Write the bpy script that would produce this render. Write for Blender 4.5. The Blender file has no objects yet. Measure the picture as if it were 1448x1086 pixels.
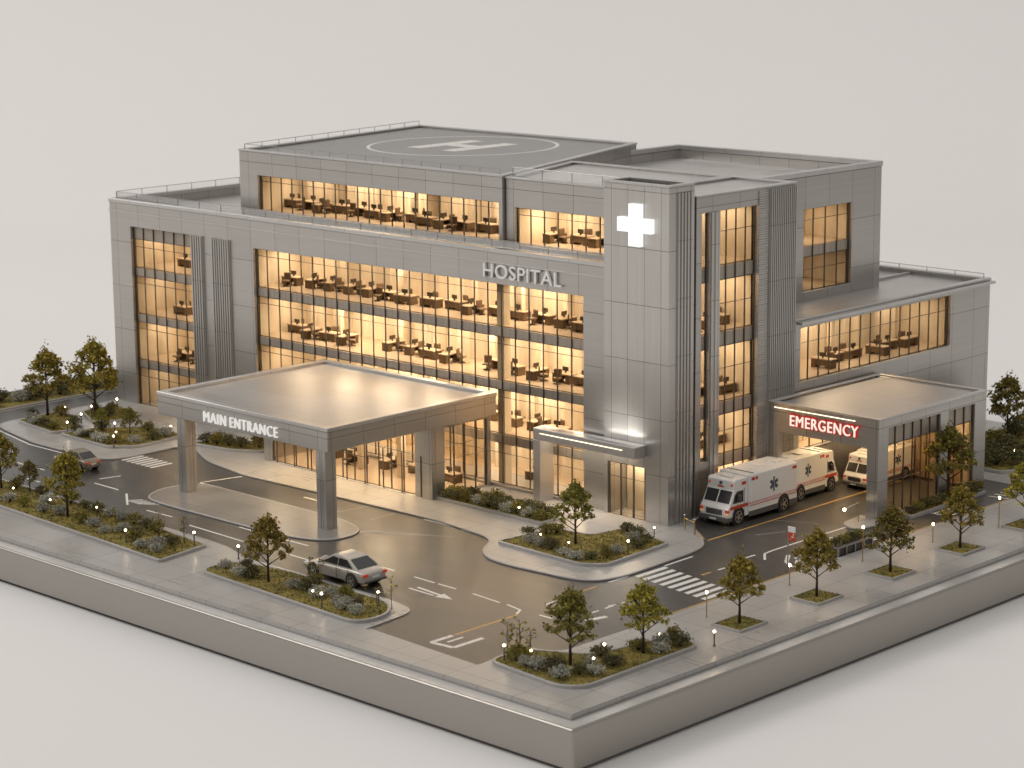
import bpy, bmesh, math, random
from mathutils import Vector, Matrix
from bpy_extras.object_utils import world_to_camera_view
R = math.radians
rnd = random.Random(7)
S = bpy.context.scene
COL = S.collection

# ------------------------------------------------------------------ materials
class NT:
    def __init__(s, name):
        s.m = bpy.data.materials.new(name); s.m.use_nodes = True
        s.t = s.m.node_tree; s.t.nodes.clear()
        s.out = s.t.nodes.new('ShaderNodeOutputMaterial')
    def n(s, typ, **kw):
        nd = s.t.nodes.new(typ)
        for k, v in kw.items():
            if k.startswith('_'): setattr(nd, k[1:], v)
        for k, v in kw.items():
            if k.startswith('_'): continue
            key = int(k[1:]) if k[0] == 'i' and k[1:].isdigit() else k.replace('__', ' ')
            s.set(nd.inputs[key], v)
        return nd
    def set(s, inp, v):
        if isinstance(v, bpy.types.NodeSocket): s.t.links.new(v, inp)
        elif isinstance(v, bpy.types.Node): s.t.links.new(v.outputs[0], inp)
        else: inp.default_value = v
    def math(s, op, a, b=0.0, c=0.0, clamp=False):
        nd = s.n('ShaderNodeMath', _operation=op, i0=a, i1=b)
        if op in ('MULTIPLY_ADD', 'COMPARE', 'SMOOTH_MIN'): s.set(nd.inputs[2], c)
        nd.use_clamp = clamp
        return nd.outputs[0]
    def mixc(s, f, a, b, mode='MIX'):
        nd = s.n('ShaderNodeMix', _data_type='RGBA', _blend_type=mode)
        s.set(nd.inputs[0], f); s.set(nd.inputs[6], a); s.set(nd.inputs[7], b)
        return nd.outputs[2]
    def ramp(s, f, stops):
        nd = s.n('ShaderNodeValToRGB'); s.set(nd.inputs[0], f)
        el = nd.color_ramp.elements
        while len(el) < len(stops): el.new(0.5)
        for e, (p, c) in zip(el, stops):
            e.position = p; e.color = c if len(c) == 4 else (*c, 1)
        return nd.outputs[0]
    def surf(s, sh): s.t.links.new(sh.outputs[0], s.out.inputs[0]); return s.m
    def coord(s): return s.n('ShaderNodeTexCoord').outputs['Object']

def c4(c): return (*c, 1.0)

def plain(name, col, rough=0.5, metal=0.0, var=0.08, scale=3.0, bump=0.0, emit=None, es=1.0, coat=0.0, stretch=None):
    t = NT(name)
    cv = t.coord()
    if stretch: cv = t.n('ShaderNodeMapping', Vector=cv, Scale=stretch).outputs[0]
    no = t.n('ShaderNodeTexNoise', Vector=cv, Scale=scale, Detail=4.0)
    base = t.mixc(no.outputs[0], c4([max(0, x * (1 - var)) for x in col]), c4([min(1, x * (1 + var)) for x in col]))
    p = t.n('ShaderNodeBsdfPrincipled', Base__Color=base, Metallic=metal)
    t.set(p.inputs['Roughness'], t.math('MULTIPLY_ADD', no.outputs[0], 0.16, rough - 0.08))
    if coat: t.set(p.inputs['Coat Weight'], coat); t.set(p.inputs['Coat Roughness'], 0.08)
    if bump:
        b = t.n('ShaderNodeBump', Height=no.outputs[0], Strength=bump, Distance=0.05)
        t.set(p.inputs['Normal'], b)
    if emit:
        t.set(p.inputs['Emission Color'], c4(emit)); t.set(p.inputs['Emission Strength'], es)
    return t.surf(p)

def face_uv(t):
    """two surface coordinates in metres, whichever way the face looks"""
    sep = t.n('ShaderNodeSeparateXYZ', Vector=t.coord())
    nn = t.n('ShaderNodeSeparateXYZ', Vector=t.n('ShaderNodeNewGeometry').outputs['True Normal'])
    nx = t.math('GREATER_THAN', t.math('ABSOLUTE', nn.outputs[0]), 0.6)
    nz = t.math('GREATER_THAN', t.math('ABSOLUTE', nn.outputs[2]), 0.6)
    def mixf(f, a, b):
        nd = t.n('ShaderNodeMix', _data_type='FLOAT'); t.set(nd.inputs[0], f); t.set(nd.inputs[2], a); t.set(nd.inputs[3], b)
        return nd.outputs[0]
    u = mixf(nx, sep.outputs[0], sep.outputs[1])
    v = mixf(nz, sep.outputs[2], sep.outputs[1])
    return u, v

def panel_metal(name, col, rough, pu, pv, ou=0.0, ov=0.0, line=0.035, lined=0.35, metal=0.86, brush=0.05, tone=0.06, vert=False, aniso=0.75):
    t = NT(name)
    u, v = face_uv(t)
    uu = t.math('DIVIDE', t.math('ADD', u, ou), pu); vv = t.math('DIVIDE', t.math('ADD', v, ov), pv)
    fu = t.math('FRACT', uu); fv = t.math('FRACT', vv)
    lu = t.math('LESS_THAN', fu, line / pu); lv = t.math('LESS_THAN', fv, line / pv)
    ln = t.math('MAXIMUM', lu, lv)
    cell = t.n('ShaderNodeCombineXYZ', X=t.math('FLOOR', uu), Y=t.math('FLOOR', vv))
    wn = t.n('ShaderNodeTexWhiteNoise', _noise_dimensions='2D', Vector=cell)
    su, sv = (4.0, 0.12) if vert else (0.15, 4.0)
    bv = t.n('ShaderNodeCombineXYZ', X=t.math('MULTIPLY', u, su), Y=t.math('MULTIPLY', v, sv))
    bn = t.n('ShaderNodeTexNoise', Vector=bv, Scale=1.0, Detail=3.0)
    big = t.n('ShaderNodeTexNoise', Vector=t.coord(), Scale=0.18, Detail=2.0)
    k = t.math('MULTIPLY_ADD', wn.outputs[0], 2 * tone, 1 - tone)
    k = t.math('MULTIPLY', k, t.math('MULTIPLY_ADD', bn.outputs[0], 2 * brush, 1 - brush))
    k = t.math('MULTIPLY', k, t.math('MULTIPLY_ADD', ln, -(1 - lined), 1.0))
    colr = t.mixc(1.0, c4(col), t.n('ShaderNodeCombineXYZ', X=k, Y=k, Z=k).outputs[0], 'MULTIPLY')
    p = t.n('ShaderNodeBsdfPrincipled', Base__Color=colr, Metallic=metal)
    r = t.math('MULTIPLY_ADD', bn.outputs[0], 0.04, rough - 0.02)
    r = t.math('ADD', r, t.math('MULTIPLY_ADD', big.outputs[0], 0.06, -0.03))
    r = t.math('ADD', r, t.math('MULTIPLY_ADD', wn.outputs[0], 0.05, -0.025))
    t.set(p.inputs['Roughness'], r)
    h = t.math('MULTIPLY', ln, -1.0)
    h = t.math('ADD', h, t.math('MULTIPLY', big.outputs[0], 0.25))
    b = t.n('ShaderNodeBump', Height=h, Strength=0.25, Distance=0.03)
    t.set(p.inputs['Normal'], b)
    if aniso and metal > .5:
        t.set(p.inputs['Anisotropic'], aniso)
        tn = t.n('ShaderNodeTangent', _direction_type='RADIAL', _axis='Z'); t.set(p.inputs['Tangent'], tn)
    return t.surf(p)

def glass_mat(name, tint=(0.93, 0.9, 0.84), refl=0.10, rough=0.04):
    t = NT(name)
    tr = t.n('ShaderNodeBsdfTransparent', Color=c4(tint))
    gl = t.n('ShaderNodeBsdfGlossy', Color=(0.9, 0.9, 0.9, 1), Roughness=rough)
    fr = t.n('ShaderNodeFresnel', IOR=1.45)
    f = t.math('MULTIPLY_ADD', fr.outputs[0], 0.7, refl - 0.06, clamp=True)
    return t.surf(t.n('ShaderNodeMixShader', i0=f, i1=tr.outputs[0], i2=gl.outputs[0]))

def tint_mat(name, col):
    t = NT(name)
    no = t.n('ShaderNodeTexNoise', Vector=t.coord(), Scale=0.35, Detail=2.0)
    return t.surf(t.n('ShaderNodeBsdfTransparent', Color=t.mixc(no.outputs[0], c4([x * .82 for x in col]), c4([min(1, x * 1.1) for x in col]))))

def leaf_mat(name, a, b, c):
    t = NT(name)
    rp = t.n('ShaderNodeNewGeometry').outputs['Random Per Island']
    col = t.ramp(rp, [(0.0, a), (0.55, b), (1.0, c)])
    oi = t.n('ShaderNodeObjectInfo').outputs['Random']
    hs = t.n('ShaderNodeHueSaturation', Color=col)
    t.set(hs.inputs['Hue'], t.math('MULTIPLY_ADD', oi, 0.03, 0.485)); t.set(hs.inputs['Value'], t.math('MULTIPLY_ADD', oi, 0.4, 0.8))
    p = t.n('ShaderNodeBsdfPrincipled', Base__Color=hs.outputs[0], Roughness=0.6)
    tl = t.n('ShaderNodeBsdfTranslucent', Color=hs.outputs[0])
    return t.surf(t.n('ShaderNodeMixShader', i0=0.3, i1=p.outputs[0], i2=tl.outputs[0]))

def turf_mat():
    t = NT('moss_turf')
    c = t.coord()
    n1 = t.n('ShaderNodeTexNoise', Vector=c, Scale=1.3, Detail=5.0)
    n2 = t.n('ShaderNodeTexNoise', Vector=c, Scale=14.0, Detail=4.0)
    f = t.math('ADD', t.math('MULTIPLY', n1.outputs[0], 0.6), t.math('MULTIPLY', n2.outputs[0], 0.4))
    col = t.ramp(f, [(0.32, (0.075, 0.068, 0.014)), (0.47, (0.18, 0.145, 0.028)), (0.58, (0.28, 0.21, 0.045)), (0.7, (0.14, 0.13, 0.03))])
    p = t.n('ShaderNodeBsdfPrincipled', Base__Color=col, Roughness=0.9)
    t.set(p.inputs['Normal'], t.n('ShaderNodeBump', Height=n2.outputs[0], Strength=0.9, Distance=0.06))
    return t.surf(p)

def asphalt_mat():
    t = NT('asphalt')
    c = t.coord()
    n1 = t.n('ShaderNodeTexNoise', Vector=c, Scale=0.16, Detail=6.0, Roughness=0.6)
    n2 = t.n('ShaderNodeTexNoise', Vector=c, Scale=18.0, Detail=2.0)
    mp = t.n('ShaderNodeMapping', Vector=c, Scale=(0.10, 1.1, 1.0))
    n3 = t.n('ShaderNodeTexNoise', Vector=mp.outputs[0], Scale=1.0, Detail=3.0)
    f = t.math('ADD', t.math('MULTIPLY', n1.outputs[0], 0.55), t.math('MULTIPLY', n3.outputs[0], 0.3))
    f = t.math('ADD', f, t.math('MULTIPLY', n2.outputs[0], 0.15))
    col = t.ramp(f, [(0.3, (0.036, 0.034, 0.032)), (0.5, (0.058, 0.055, 0.051)), (0.72, (0.09, 0.085, 0.078))])
    vo = t.n('ShaderNodeTexVoronoi', _feature='DISTANCE_TO_EDGE', Vector=c, Scale=0.12)
    cr = t.math('LESS_THAN', vo.outputs[0], 0.0035)
    col = t.mixc(t.math('MULTIPLY', cr, 0.5), col, (0.03, 0.03, 0.03, 1))
    p = t.n('ShaderNodeBsdfPrincipled', Base__Color=col)
    t.set(p.inputs['Roughness'], t.math('MULTIPLY_ADD', n1.outputs[0], 0.20, 0.23))
    t.set(p.inputs['Normal'], t.n('ShaderNodeBump', Height=t.math('ADD', n2.outputs[0], t.math('MULTIPLY', n3.outputs[0], 1.5)), Strength=0.2, Distance=0.03))
    return t.surf(p)

def paint_mat(name, col):
    t = NT(name)
    no = t.n('ShaderNodeTexNoise', Vector=t.coord(), Scale=5.0, Detail=6.0)
    f = t.math('GREATER_THAN', no.outputs[0], 0.36)
    colr = t.mixc(f, c4([x * 0.45 for x in col]), c4(col))
    return t.surf(t.n('ShaderNodeBsdfPrincipled', Base__Color=colr, Roughness=0.5))

def emis(name, col, st):
    t = NT(name)
    return t.surf(t.n('ShaderNodeEmission', Color=c4(col), Strength=st))

WARM = (1.0, 0.84, 0.64)
M = dict(
    facade=panel_metal('brushed_panel', (0.51, 0.49, 0.465), 0.35, 3.05, 3.9, 0.6, 1.1, brush=0.10),
    tower=panel_metal('tower_panel', (0.57, 0.55, 0.525), 0.34, 1.53, 4.0, 0.2, 0.4, brush=0.10, vert=True),
    dark=panel_metal('dark_panel', (0.22, 0.21, 0.20), 0.42, 3.0, 2.0, lined=0.5),
    spand=panel_metal('spandrel_panel', (0.40, 0.345, 0.285), 0.38, 1.42, 9.0, lined=0.6, metal=0.6),
    corr=panel_metal('ribbed_metal', (0.58, 0.56, 0.53), 0.4, 6.0, 4.05, lined=0.5),
    hair=panel_metal('lined_panel', (0.55, 0.53, 0.50), 0.4, 3.0, 0.17, line=0.04, lined=0.55),
    roof=panel_metal('roof_sheet', (0.58, 0.56, 0.54), 0.36, 5.2, 4.4, line=0.05, lined=0.75, metal=0.6, aniso=0),
    canroof=panel_metal('canopy_roof_sheet', (0.50, 0.485, 0.465), 0.34, 4.8, 3.4, 0.4, 0.3, line=0.05, lined=0.8, metal=0.55, aniso=0),
    trim=panel_metal('trim_metal', (0.62, 0.605, 0.59), 0.38, 4.0, 50.0, line=0.03, lined=0.6),
    plinth=panel_metal('plinth_metal', (0.36, 0.338, 0.31), 0.36, 400.0, 400.0, 201.0, 201.0, metal=0.92, brush=0.03, aniso=0),
    ledge_sheen=panel_metal('painted_ledge_sheen', (0.80, 0.78, 0.75), 0.38, 9.0, 9.0, line=0.03, lined=0.8, metal=0.7, brush=0.12, aniso=0),  # same metal as the plinth, paler: its bright reflection put into the colour
    frame=plain('mullion_metal', (0.12, 0.105, 0.088), 0.4, 0.8),
    rail=plain('rail_metal', (0.45, 0.43, 0.41), 0.35, 1.0),
    glass=tint_mat('amber_glass', (0.90, 0.855, 0.79)),
    railglass=glass_mat('rail_glass', (0.985, 0.985, 0.98), 0.05),
    autoglass=plain('car_glass', (0.025, 0.025, 0.025), 0.12, 0.0, coat=0.5),
    cream=plain('cream_wall', (0.68, 0.59, 0.46), 0.7, var=0.34, scale=1.0, stretch=(.9, .9, .06)),
    floor=plain('warm_floor', (0.50, 0.40, 0.29), 0.35, var=0.1, scale=0.5),
    wood=plain('dark_wood', (0.15, 0.10, 0.06), 0.5, var=0.3),
    top=plain('desk_top', (0.48, 0.38, 0.27), 0.4, var=0.1),
    pave=panel_metal('pavement_slab', (0.38, 0.362, 0.34), 0.30, 2.7, 2.66, 0.2, 0.55, line=0.045, lined=0.45, metal=0.0, tone=0.05, brush=0.03),
    kerb=panel_metal('kerb_stone', (0.36, 0.345, 0.33), 0.4, 1.9, 60.0, line=0.03, lined=0.6, metal=0.0),
    isl=panel_metal('island_paving', (0.20, 0.19, 0.18), 0.37, 2.7, 2.66, 0.2, 0.55, line=0.045, lined=0.5, metal=0.0, tone=0.05, brush=0.03),
    asphalt=asphalt_mat(),
    white=paint_mat('white_paint', (0.74, 0.72, 0.68)),
    yellow=paint_mat('yellow_paint', (0.60, 0.36, 0.10)),
    faint=paint_mat('worn_paint', (0.30, 0.285, 0.265)),
    turf=turf_mat(),
    bark=plain('bark', (0.035, 0.022, 0.013), 0.8, var=0.4, scale=8),
    leafA=leaf_mat('mustard_leaf', (0.12, 0.10, 0.014), (0.30, 0.24, 0.03), (0.52, 0.41, 0.07)),
    leafB=leaf_mat('olive_leaf', (0.09, 0.08, 0.016), (0.21, 0.178, 0.03), (0.38, 0.315, 0.06)),
    leafG=leaf_mat('grey_leaf', (0.20, 0.195, 0.15), (0.42, 0.41, 0.34), (0.68, 0.67, 0.60)),
    leafD=leaf_mat('dark_leaf', (0.05, 0.048, 0.020), (0.125, 0.112, 0.042), (0.24, 0.21, 0.085)),
    silver=plain('silver_paint', (0.52, 0.48, 0.42), 0.42, 0.45, var=0.03, coat=0.6),
    bronze=plain('bronze_paint', (0.20, 0.165, 0.125), 0.42, 0.45, var=0.03, coat=0.6),
    ambw=plain('white_coachwork', (0.82, 0.80, 0.77), 0.42, 0.0, var=0.04, coat=0.3),
    red=plain('red_vinyl', (0.52, 0.06, 0.025), 0.4, var=0.12, scale=6),
    redlamp=plain('red_lamp', (0.5, 0.045, 0.025), 0.25, emit=(1, 0.09, 0.04), es=0.12),
    amber=plain('amber_lamp', (0.75, 0.5, 0.28), 0.2, emit=(1, 0.6, 0.3), es=0.15),
    blue=plain('slate_vinyl', (0.065, 0.085, 0.11), 0.45),
    bumper=plain('dark_grey_plastic', (0.10, 0.098, 0.095), 0.5),
    rubber=plain('tyre_rubber', (0.018, 0.018, 0.018), 0.7),
    rim=plain('rim_alloy', (0.62, 0.6, 0.57), 0.3, 0.9),
    plate=plain('plate_white', (0.75, 0.75, 0.73), 0.4),
    gold=plain('brass_post', (0.55, 0.38, 0.18), 0.3, 0.9),
    deck=panel_metal('helideck_sheet', (0.32, 0.31, 0.30), 0.42, 6.4, 5.8, line=0.05, lined=0.8, metal=0.45, aniso=0),
    globe=emis('lamp_globe', (1.0, 0.78, 0.48), 22.0),
    strip=emis('light_strip', (1.0, 0.83, 0.6), 1.9),
    whiteglow=emis('white_sign_face', (1.0, 0.985, 0.96), 1.05),
    letter=emis('letter_face', (1.0, 0.96, 0.9), 0.72),
    emer=emis('emergency_letter', (1.0, 0.82, 0.70), 1.0),
    emred=emis('emergency_glow', (0.80, 0.05, 0.025), 0.55),
    letterm=plain('sign_metal', (0.88, 0.86, 0.83), 0.35, 0.0, var=0.03),
    table=plain('table_white', (0.83, 0.81, 0.79), 0.55, var=0.015, scale=0.02),
)

# ------------------------------------------------------------------ mesh helper
class MB:
    def __init__(s): s.v = []; s.f = []; s.mi = []; s.cur = 0
    def add(s, vs, fs):
        o = len(s.v); s.v += [tuple(v) for v in vs]
        s.f += [tuple(i + o for i in f) for f in fs]; s.mi += [s.cur] * len(fs)
        return s
    def box(s, x0, y0, z0, x1, y1, z1):
        v = [(x0, y0, z0), (x1, y0, z0), (x1, y1, z0), (x0, y1, z0), (x0, y0, z1), (x1, y0, z1), (x1, y1, z1), (x0, y1, z1)]
        return s.add(v, [(0, 3, 2, 1), (4, 5, 6, 7), (0, 1, 5, 4), (1, 2, 6, 5), (2, 3, 7, 6), (3, 0, 4, 7)])
    def prism(s, poly, z0, z1):
        n = len(poly)
        v = [(x, y, z0) for x, y in poly] + [(x, y, z1) for x, y in poly]
        f = [tuple(range(n - 1, -1, -1)), tuple(range(n, 2 * n))] + [(i, (i + 1) % n, n + (i + 1) % n, n + i) for i in range(n)]
        return s.add(v, f)
    def ring(s, outer, inner, z0, z1):
        n = len(outer)
        v = [(x, y, z0) for x, y in outer] + [(x, y, z1) for x, y in outer] + [(x, y, z0) for x, y in inner] + [(x, y, z1) for x, y in inner]
        f = []
        for i in range(n):
            j = (i + 1) % n
            f += [(i, j, n + j, n + i), (n + i, n + j, 3 * n + j, 3 * n + i), (2 * n + j, 2 * n + i, 3 * n + i, 3 * n + j), (j, i, 2 * n + i, 2 * n + j)]
        return s.add(v, f)
    def tube(s, pts, rad, n=6, cap=True):
        pts = [Vector(p) for p in pts]; rad = rad if isinstance(rad, (list, tuple)) else [rad] * len(pts)
        vs = []; fs = []
        for i, p in enumerate(pts):
            d = (pts[min(i + 1, len(pts) - 1)] - pts[max(i - 1, 0)])
            if d.length < 1e-9: d = Vector((0, 0, 1))
            d.normalize()
            a = d.cross(Vector((0, 0, 1)) if abs(d.z) < 0.9 else Vector((1, 0, 0))).normalized(); b = d.cross(a)
            for k in range(n):
                t = 2 * math.pi * k / n
                vs.append(p + (a * math.cos(t) + b * math.sin(t)) * rad[i])
        for i in range(len(pts) - 1):
            for k in range(n):
                k2 = (k + 1) % n
                fs.append((i * n + k, i * n + k2, (i + 1) * n + k2, (i + 1) * n + k))
        if cap: fs += [tuple(range(n)), tuple(range(len(pts) * n - 1, (len(pts) - 1) * n - 1, -1))]
        return s.add(vs, fs)
    def sphere(s, c, r, n=8, m=6, sz=1.0):
        vs = []; fs = []
        for i in range(m + 1):
            ph = math.pi * i / m
            for k in range(n):
                t = 2 * math.pi * k / n
                vs.append((c[0] + r * math.sin(ph) * math.cos(t), c[1] + r * math.sin(ph) * math.sin(t), c[2] + r * sz * math.cos(ph)))
        for i in range(m):
            for k in range(n):
                k2 = (k + 1) % n
                fs.append((i * n + k, (i + 1) * n + k, (i + 1) * n + k2, i * n + k2))
        return s.add(vs, fs)
    def leaf(s, p, sz, r):
        d = Vector((r.gauss(0, 1), r.gauss(0, 1), r.gauss(0, 1))).normalized()
        a = d.orthogonal().normalized(); b = d.cross(a)
        t = r.random() * 6.283; a, b = a * math.cos(t) + b * math.sin(t), b * math.cos(t) - a * math.sin(t)
        l = sz * r.uniform(0.7, 1.4); w = l * r.uniform(0.45, 0.75)
        p = Vector(p)
        return s.add([p - a * l * .5, p + b * w * .5 + d * l * .12, p + a * l * .5, p - b * w * .5 + d * l * .12], [(0, 1, 2, 3)])
    def build(s, name, mats, parent=None, smooth=False, bevel=0.0, world=True, segs=1):
        me = bpy.data.meshes.new(name); me.from_pydata(s.v, [], s.f)
        if not isinstance(mats, (list, tuple)): mats = [mats]
        for m in mats: me.materials.append(M[m] if isinstance(m, str) else m)
        if len(mats) > 1: me.polygons.foreach_set('material_index', s.mi)
        bm = bmesh.new(); bm.from_mesh(me); bmesh.ops.recalc_face_normals(bm, faces=bm.faces); bm.to_mesh(me); bm.free()
        if smooth: me.polygons.foreach_set('use_smooth', [True] * len(me.polygons))
        me.update()
        return link(name, me, parent, world, bevel, segs)

def wloc(o):
    l = Vector((0, 0, 0))
    while o: l += Vector(o.location); o = o.parent
    return l

def link(name, me, parent=None, world=True, bevel=0.0, segs=1):
    o = bpy.data.objects.new(name, me); COL.objects.link(o)
    if parent:
        o.parent = parent
        if world: o.location = -wloc(parent)
    if bevel:
        b = o.modifiers.new('bevel', 'BEVEL'); b.width = bevel; b.segments = segs; b.limit_method = 'ANGLE'; b.angle_limit = R(40)
    return o

def tag(o, label=None, cat=None, group=None, kind=None):
    if label: o['label'] = label
    if cat: o['category'] = cat
    if group: o['group'] = group
    if kind: o['kind'] = kind
    return o
def thing(name, loc, label=None, cat=None, group=None, rz=0):
    o = bpy.data.objects.new(name, None); COL.objects.link(o); o.location = loc; o.rotation_euler.z = rz
    o.empty_display_size = 0.5
    return tag(o, label, cat, group)
def copy_tree(o, parent=None):
    c = o.copy(); COL.objects.link(c)
    if parent: c.parent = parent
    for ch in list(o.children): copy_tree(ch, c)
    return c
def remove_tree(o):
    for ch in list(o.children): remove_tree(ch)
    bpy.data.objects.remove(o)

def offset(poly, d):
    """move every edge of a counter-clockwise polygon inwards by d"""
    n = len(poly); out = []
    for i in range(n):
        p0, p1, p2 = Vector(poly[i - 1]), Vector(poly[i]), Vector(poly[(i + 1) % n])
        a = (p1 - p0).normalized(); b = (p2 - p1).normalized()
        na = Vector((-a.y, a.x)); nb = Vector((-b.y, b.x))
        k = max(0.35, 1 + na.dot(nb))
        q = p1 + (na + nb) * (d / k)
        out.append((q.x, q.y))
    return out
def ccw(poly):
    a = sum(poly[i - 1][0] * poly[i][1] - poly[i][0] * poly[i - 1][1] for i in range(len(poly)))
    return poly if a > 0 else poly[::-1]
def rounded(poly, r, n=6):
    out = []
    for i in range(len(poly)):
        p0, p1, p2 = Vector(poly[i - 1]), Vector(poly[i]), Vector(poly[(i + 1) % len(poly)])
        ri = r[i] if isinstance(r, (list, tuple)) else r
        if ri <= 0: out.append((p1.x, p1.y)); continue
        d0 = min(ri, (p0 - p1).length * 0.48); d2 = min(ri, (p2 - p1).length * 0.48)
        a = p1 + (p0 - p1).normalized() * d0; b = p1 + (p2 - p1).normalized() * d2
        for k in range(n + 1):
            t = k / n; q = a * (1 - t) ** 2 + p1 * 2 * t * (1 - t) + b * t * t
            out.append((q.x, q.y))
    return out
def inside(poly, x, y):
    c = False; n = len(poly)
    for i in range(n):
        x0, y0 = poly[i - 1]; x1, y1 = poly[i]
        if (y0 > y) != (y1 > y) and x < (x1 - x0) * (y - y0) / (y1 - y0) + x0: c = not c
    return c

# ------------------------------------------------------------------ walls with openings
def wall(mb, p0, p1, z0, z1, th, holes=()):
    """upright wall from p0 to p1 (outside on the right hand), holes = (s0, s1, z0, z1) along it"""
    p0, p1 = Vector(p0), Vector(p1); L = (p1 - p0).length; d = (p1 - p0) / L; n = Vector((-d.y, d.x))
    ss = sorted({0.0, L} | {h[0] for h in holes} | {h[1] for h in holes}); zz = sorted({z0, z1} | {h[2] for h in holes} | {h[3] for h in holes})
    solid = {}
    for i in range(len(ss) - 1):
        for j in range(len(zz) - 1):
            a, b = (ss[i] + ss[i + 1]) / 2, (zz[j] + zz[j + 1]) / 2
            solid[i, j] = not any(h[0] < a < h[1] and h[2] < b < h[3] for h in holes)
    idx = {}; vs = []; fs = []
    def V(i, j, k):
        if (i, j, k) not in idx:
            q = p0 + d * ss[i] + n * (th * k); idx[i, j, k] = len(vs); vs.append((q.x, q.y, zz[j]))
        return idx[i, j, k]
    for (i, j), s in solid.items():
        if not s: continue
        fs.append((V(i, j, 0), V(i + 1, j, 0), V(i + 1, j + 1, 0), V(i, j + 1, 0)))
        fs.append((V(i, j, 1), V(i, j + 1, 1), V(i + 1, j + 1, 1), V(i + 1, j, 1)))
        for di, dj, a, b in ((-1, 0, (i, j), (i, j + 1)), (1, 0, (i + 1, j), (i + 1, j + 1)), (0, -1, (i, j), (i + 1, j)), (0, 1, (i, j + 1), (i + 1, j + 1))):
            if not solid.get((i + di, j + dj), False):
                fs.append((V(*a, 0), V(*b, 0), V(*b, 1), V(*a, 1)))
    mb.add(vs, fs)

def slab_between(mb, p0, p1, s0, s1, z0, z1, d0, d1):
    p0, p1 = Vector(p0), Vector(p1); d = (p1 - p0).normalized(); n = Vector((-d.y, d.x))
    q = [p0 + d * a + n * b for a, b in ((s0, d0), (s1, d0), (s1, d1), (s0, d1))]
    mb.prism([(v.x, v.y) for v in q], z0, z1)

def glazing(parent, p0, p1, s0, s1, z0, z1, spands=(), step=1.42, depth=0.3, transoms=(), mw=0.038, extra=(), frame='frame'):
    """glass, spandrels and mullions of one bay in a wall running p0 to p1"""
    zs = [z0]
    for a, b in spands:
        m = MB(); slab_between(m, p0, p1, s0, s1, a, b, depth + 0.05, depth + 0.2); m.build('spandrel', 'spand', parent)
        zs += [a, b]
    zs.append(z1)
    for k in range(0, len(zs), 2):
        if zs[k + 1] - zs[k] < 0.05: continue
        m = MB(); slab_between(m, p0, p1, s0, s1, zs[k], zs[k + 1], depth + 0.1, depth + 0.13); m.build('window', 'glass', parent)
    m = MB(); n = max(1, round((s1 - s0) / step))
    for k in range(n + 1):
        s = s0 + (s1 - s0) * k / n; w = mw if 0 < k < n else mw * 1.5
        s = min(max(s, s0 + w), s1 - w)
        slab_between(m, p0, p1, s - w, s + w, z0, z1, depth - 0.04, depth + 0.05)
    hs = [z0 + .04, z1 - .04] + [z for ab in spands for z in ab] + list(transoms)
    hs = hs[:2] + [z for ab in spands for z in ab[:1]] + list(transoms)
    for z in hs: slab_between(m, p0, p1, s0, s1, z - 0.02, z + 0.02, depth - 0.02, depth + 0.04)
    m.build('window_frame', frame, parent)

def block(parent, name, foot, z0, z1, holes={}, th=0.45, drop=0.7, mat='facade', roofmat='roof', cope=0.32, label=None, cop=0.07):
    """walls (with openings per edge), sunk roof deck and coping on a counter-clockwise footprint"""
    foot = ccw(foot); mb = MB(); n = len(foot)
    for i in range(n):
        p0, p1 = Vector(foot[i]), Vector(foot[(i + 1) % n])
        d = (p1 - p0).normalized(); hs = holes.get(i, ())
        if i % 2:
            p0 = p0 + d * th; p1 = p1 - d * th; hs = [(a - th, b - th, c, e) for a, b, c, e in hs]
        wall(mb, p0, p1, z0, z1, th, hs)
    o = mb.build(name, mat, parent, bevel=0.02)
    if label: o['label'] = label
    MB().prism(offset(foot, th - 0.01), z1 - drop - 0.2, z1 - drop).build('roof', roofmat, o)
    MB().ring(offset(foot, -cop), offset(foot, th + 0.05), z1 + 0.002, z1 + cope).build('parapet', 'trim', o, bevel=0.03)
    return o

def railing(parent, pts, z, h=0.95, step=2.85, glass=True):
    m = MB(); g = MB()
    for a, b in zip(pts[:-1], pts[1:]):
        a, b = Vector(a), Vector(b); L = (b - a).length; n = max(1, round(L / step))
        for k in range(n + 1):
            p = a.lerp(b, k / n); m.box(p.x - .02, p.y - .02, z, p.x + .02, p.y + .02, z + h)
        m.tube([(a.x, a.y, z + h), (b.x, b.y, z + h)], 0.026, 5)
        if glass: slab_between(g, a, b, 0, L, z + 0.05, z + h - 0.05, -0.012, 0.012)
    m.build('railing', 'rail', parent)
    if glass: g.build('railing_glass', 'railglass', parent)

LAMPS = []
def area(loc, sx, sy, watts, col=WARM, target=None, spread=180, name='room_light'):
    l = bpy.data.lights.new(name, 'AREA'); l.shape = 'RECTANGLE'; l.size = sx; l.size_y = sy; l.energy = watts * (4.2 if name == 'room_light' else 1.0); l.color = col
    l.spread = R(spread)
    o = bpy.data.objects.new(name, l); COL.objects.link(o); o.location = loc
    if target is not None: o.rotation_euler = (Vector(target) - Vector(loc)).to_track_quat('-Z', 'Y').to_euler()
    LAMPS.append(o); return o

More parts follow.
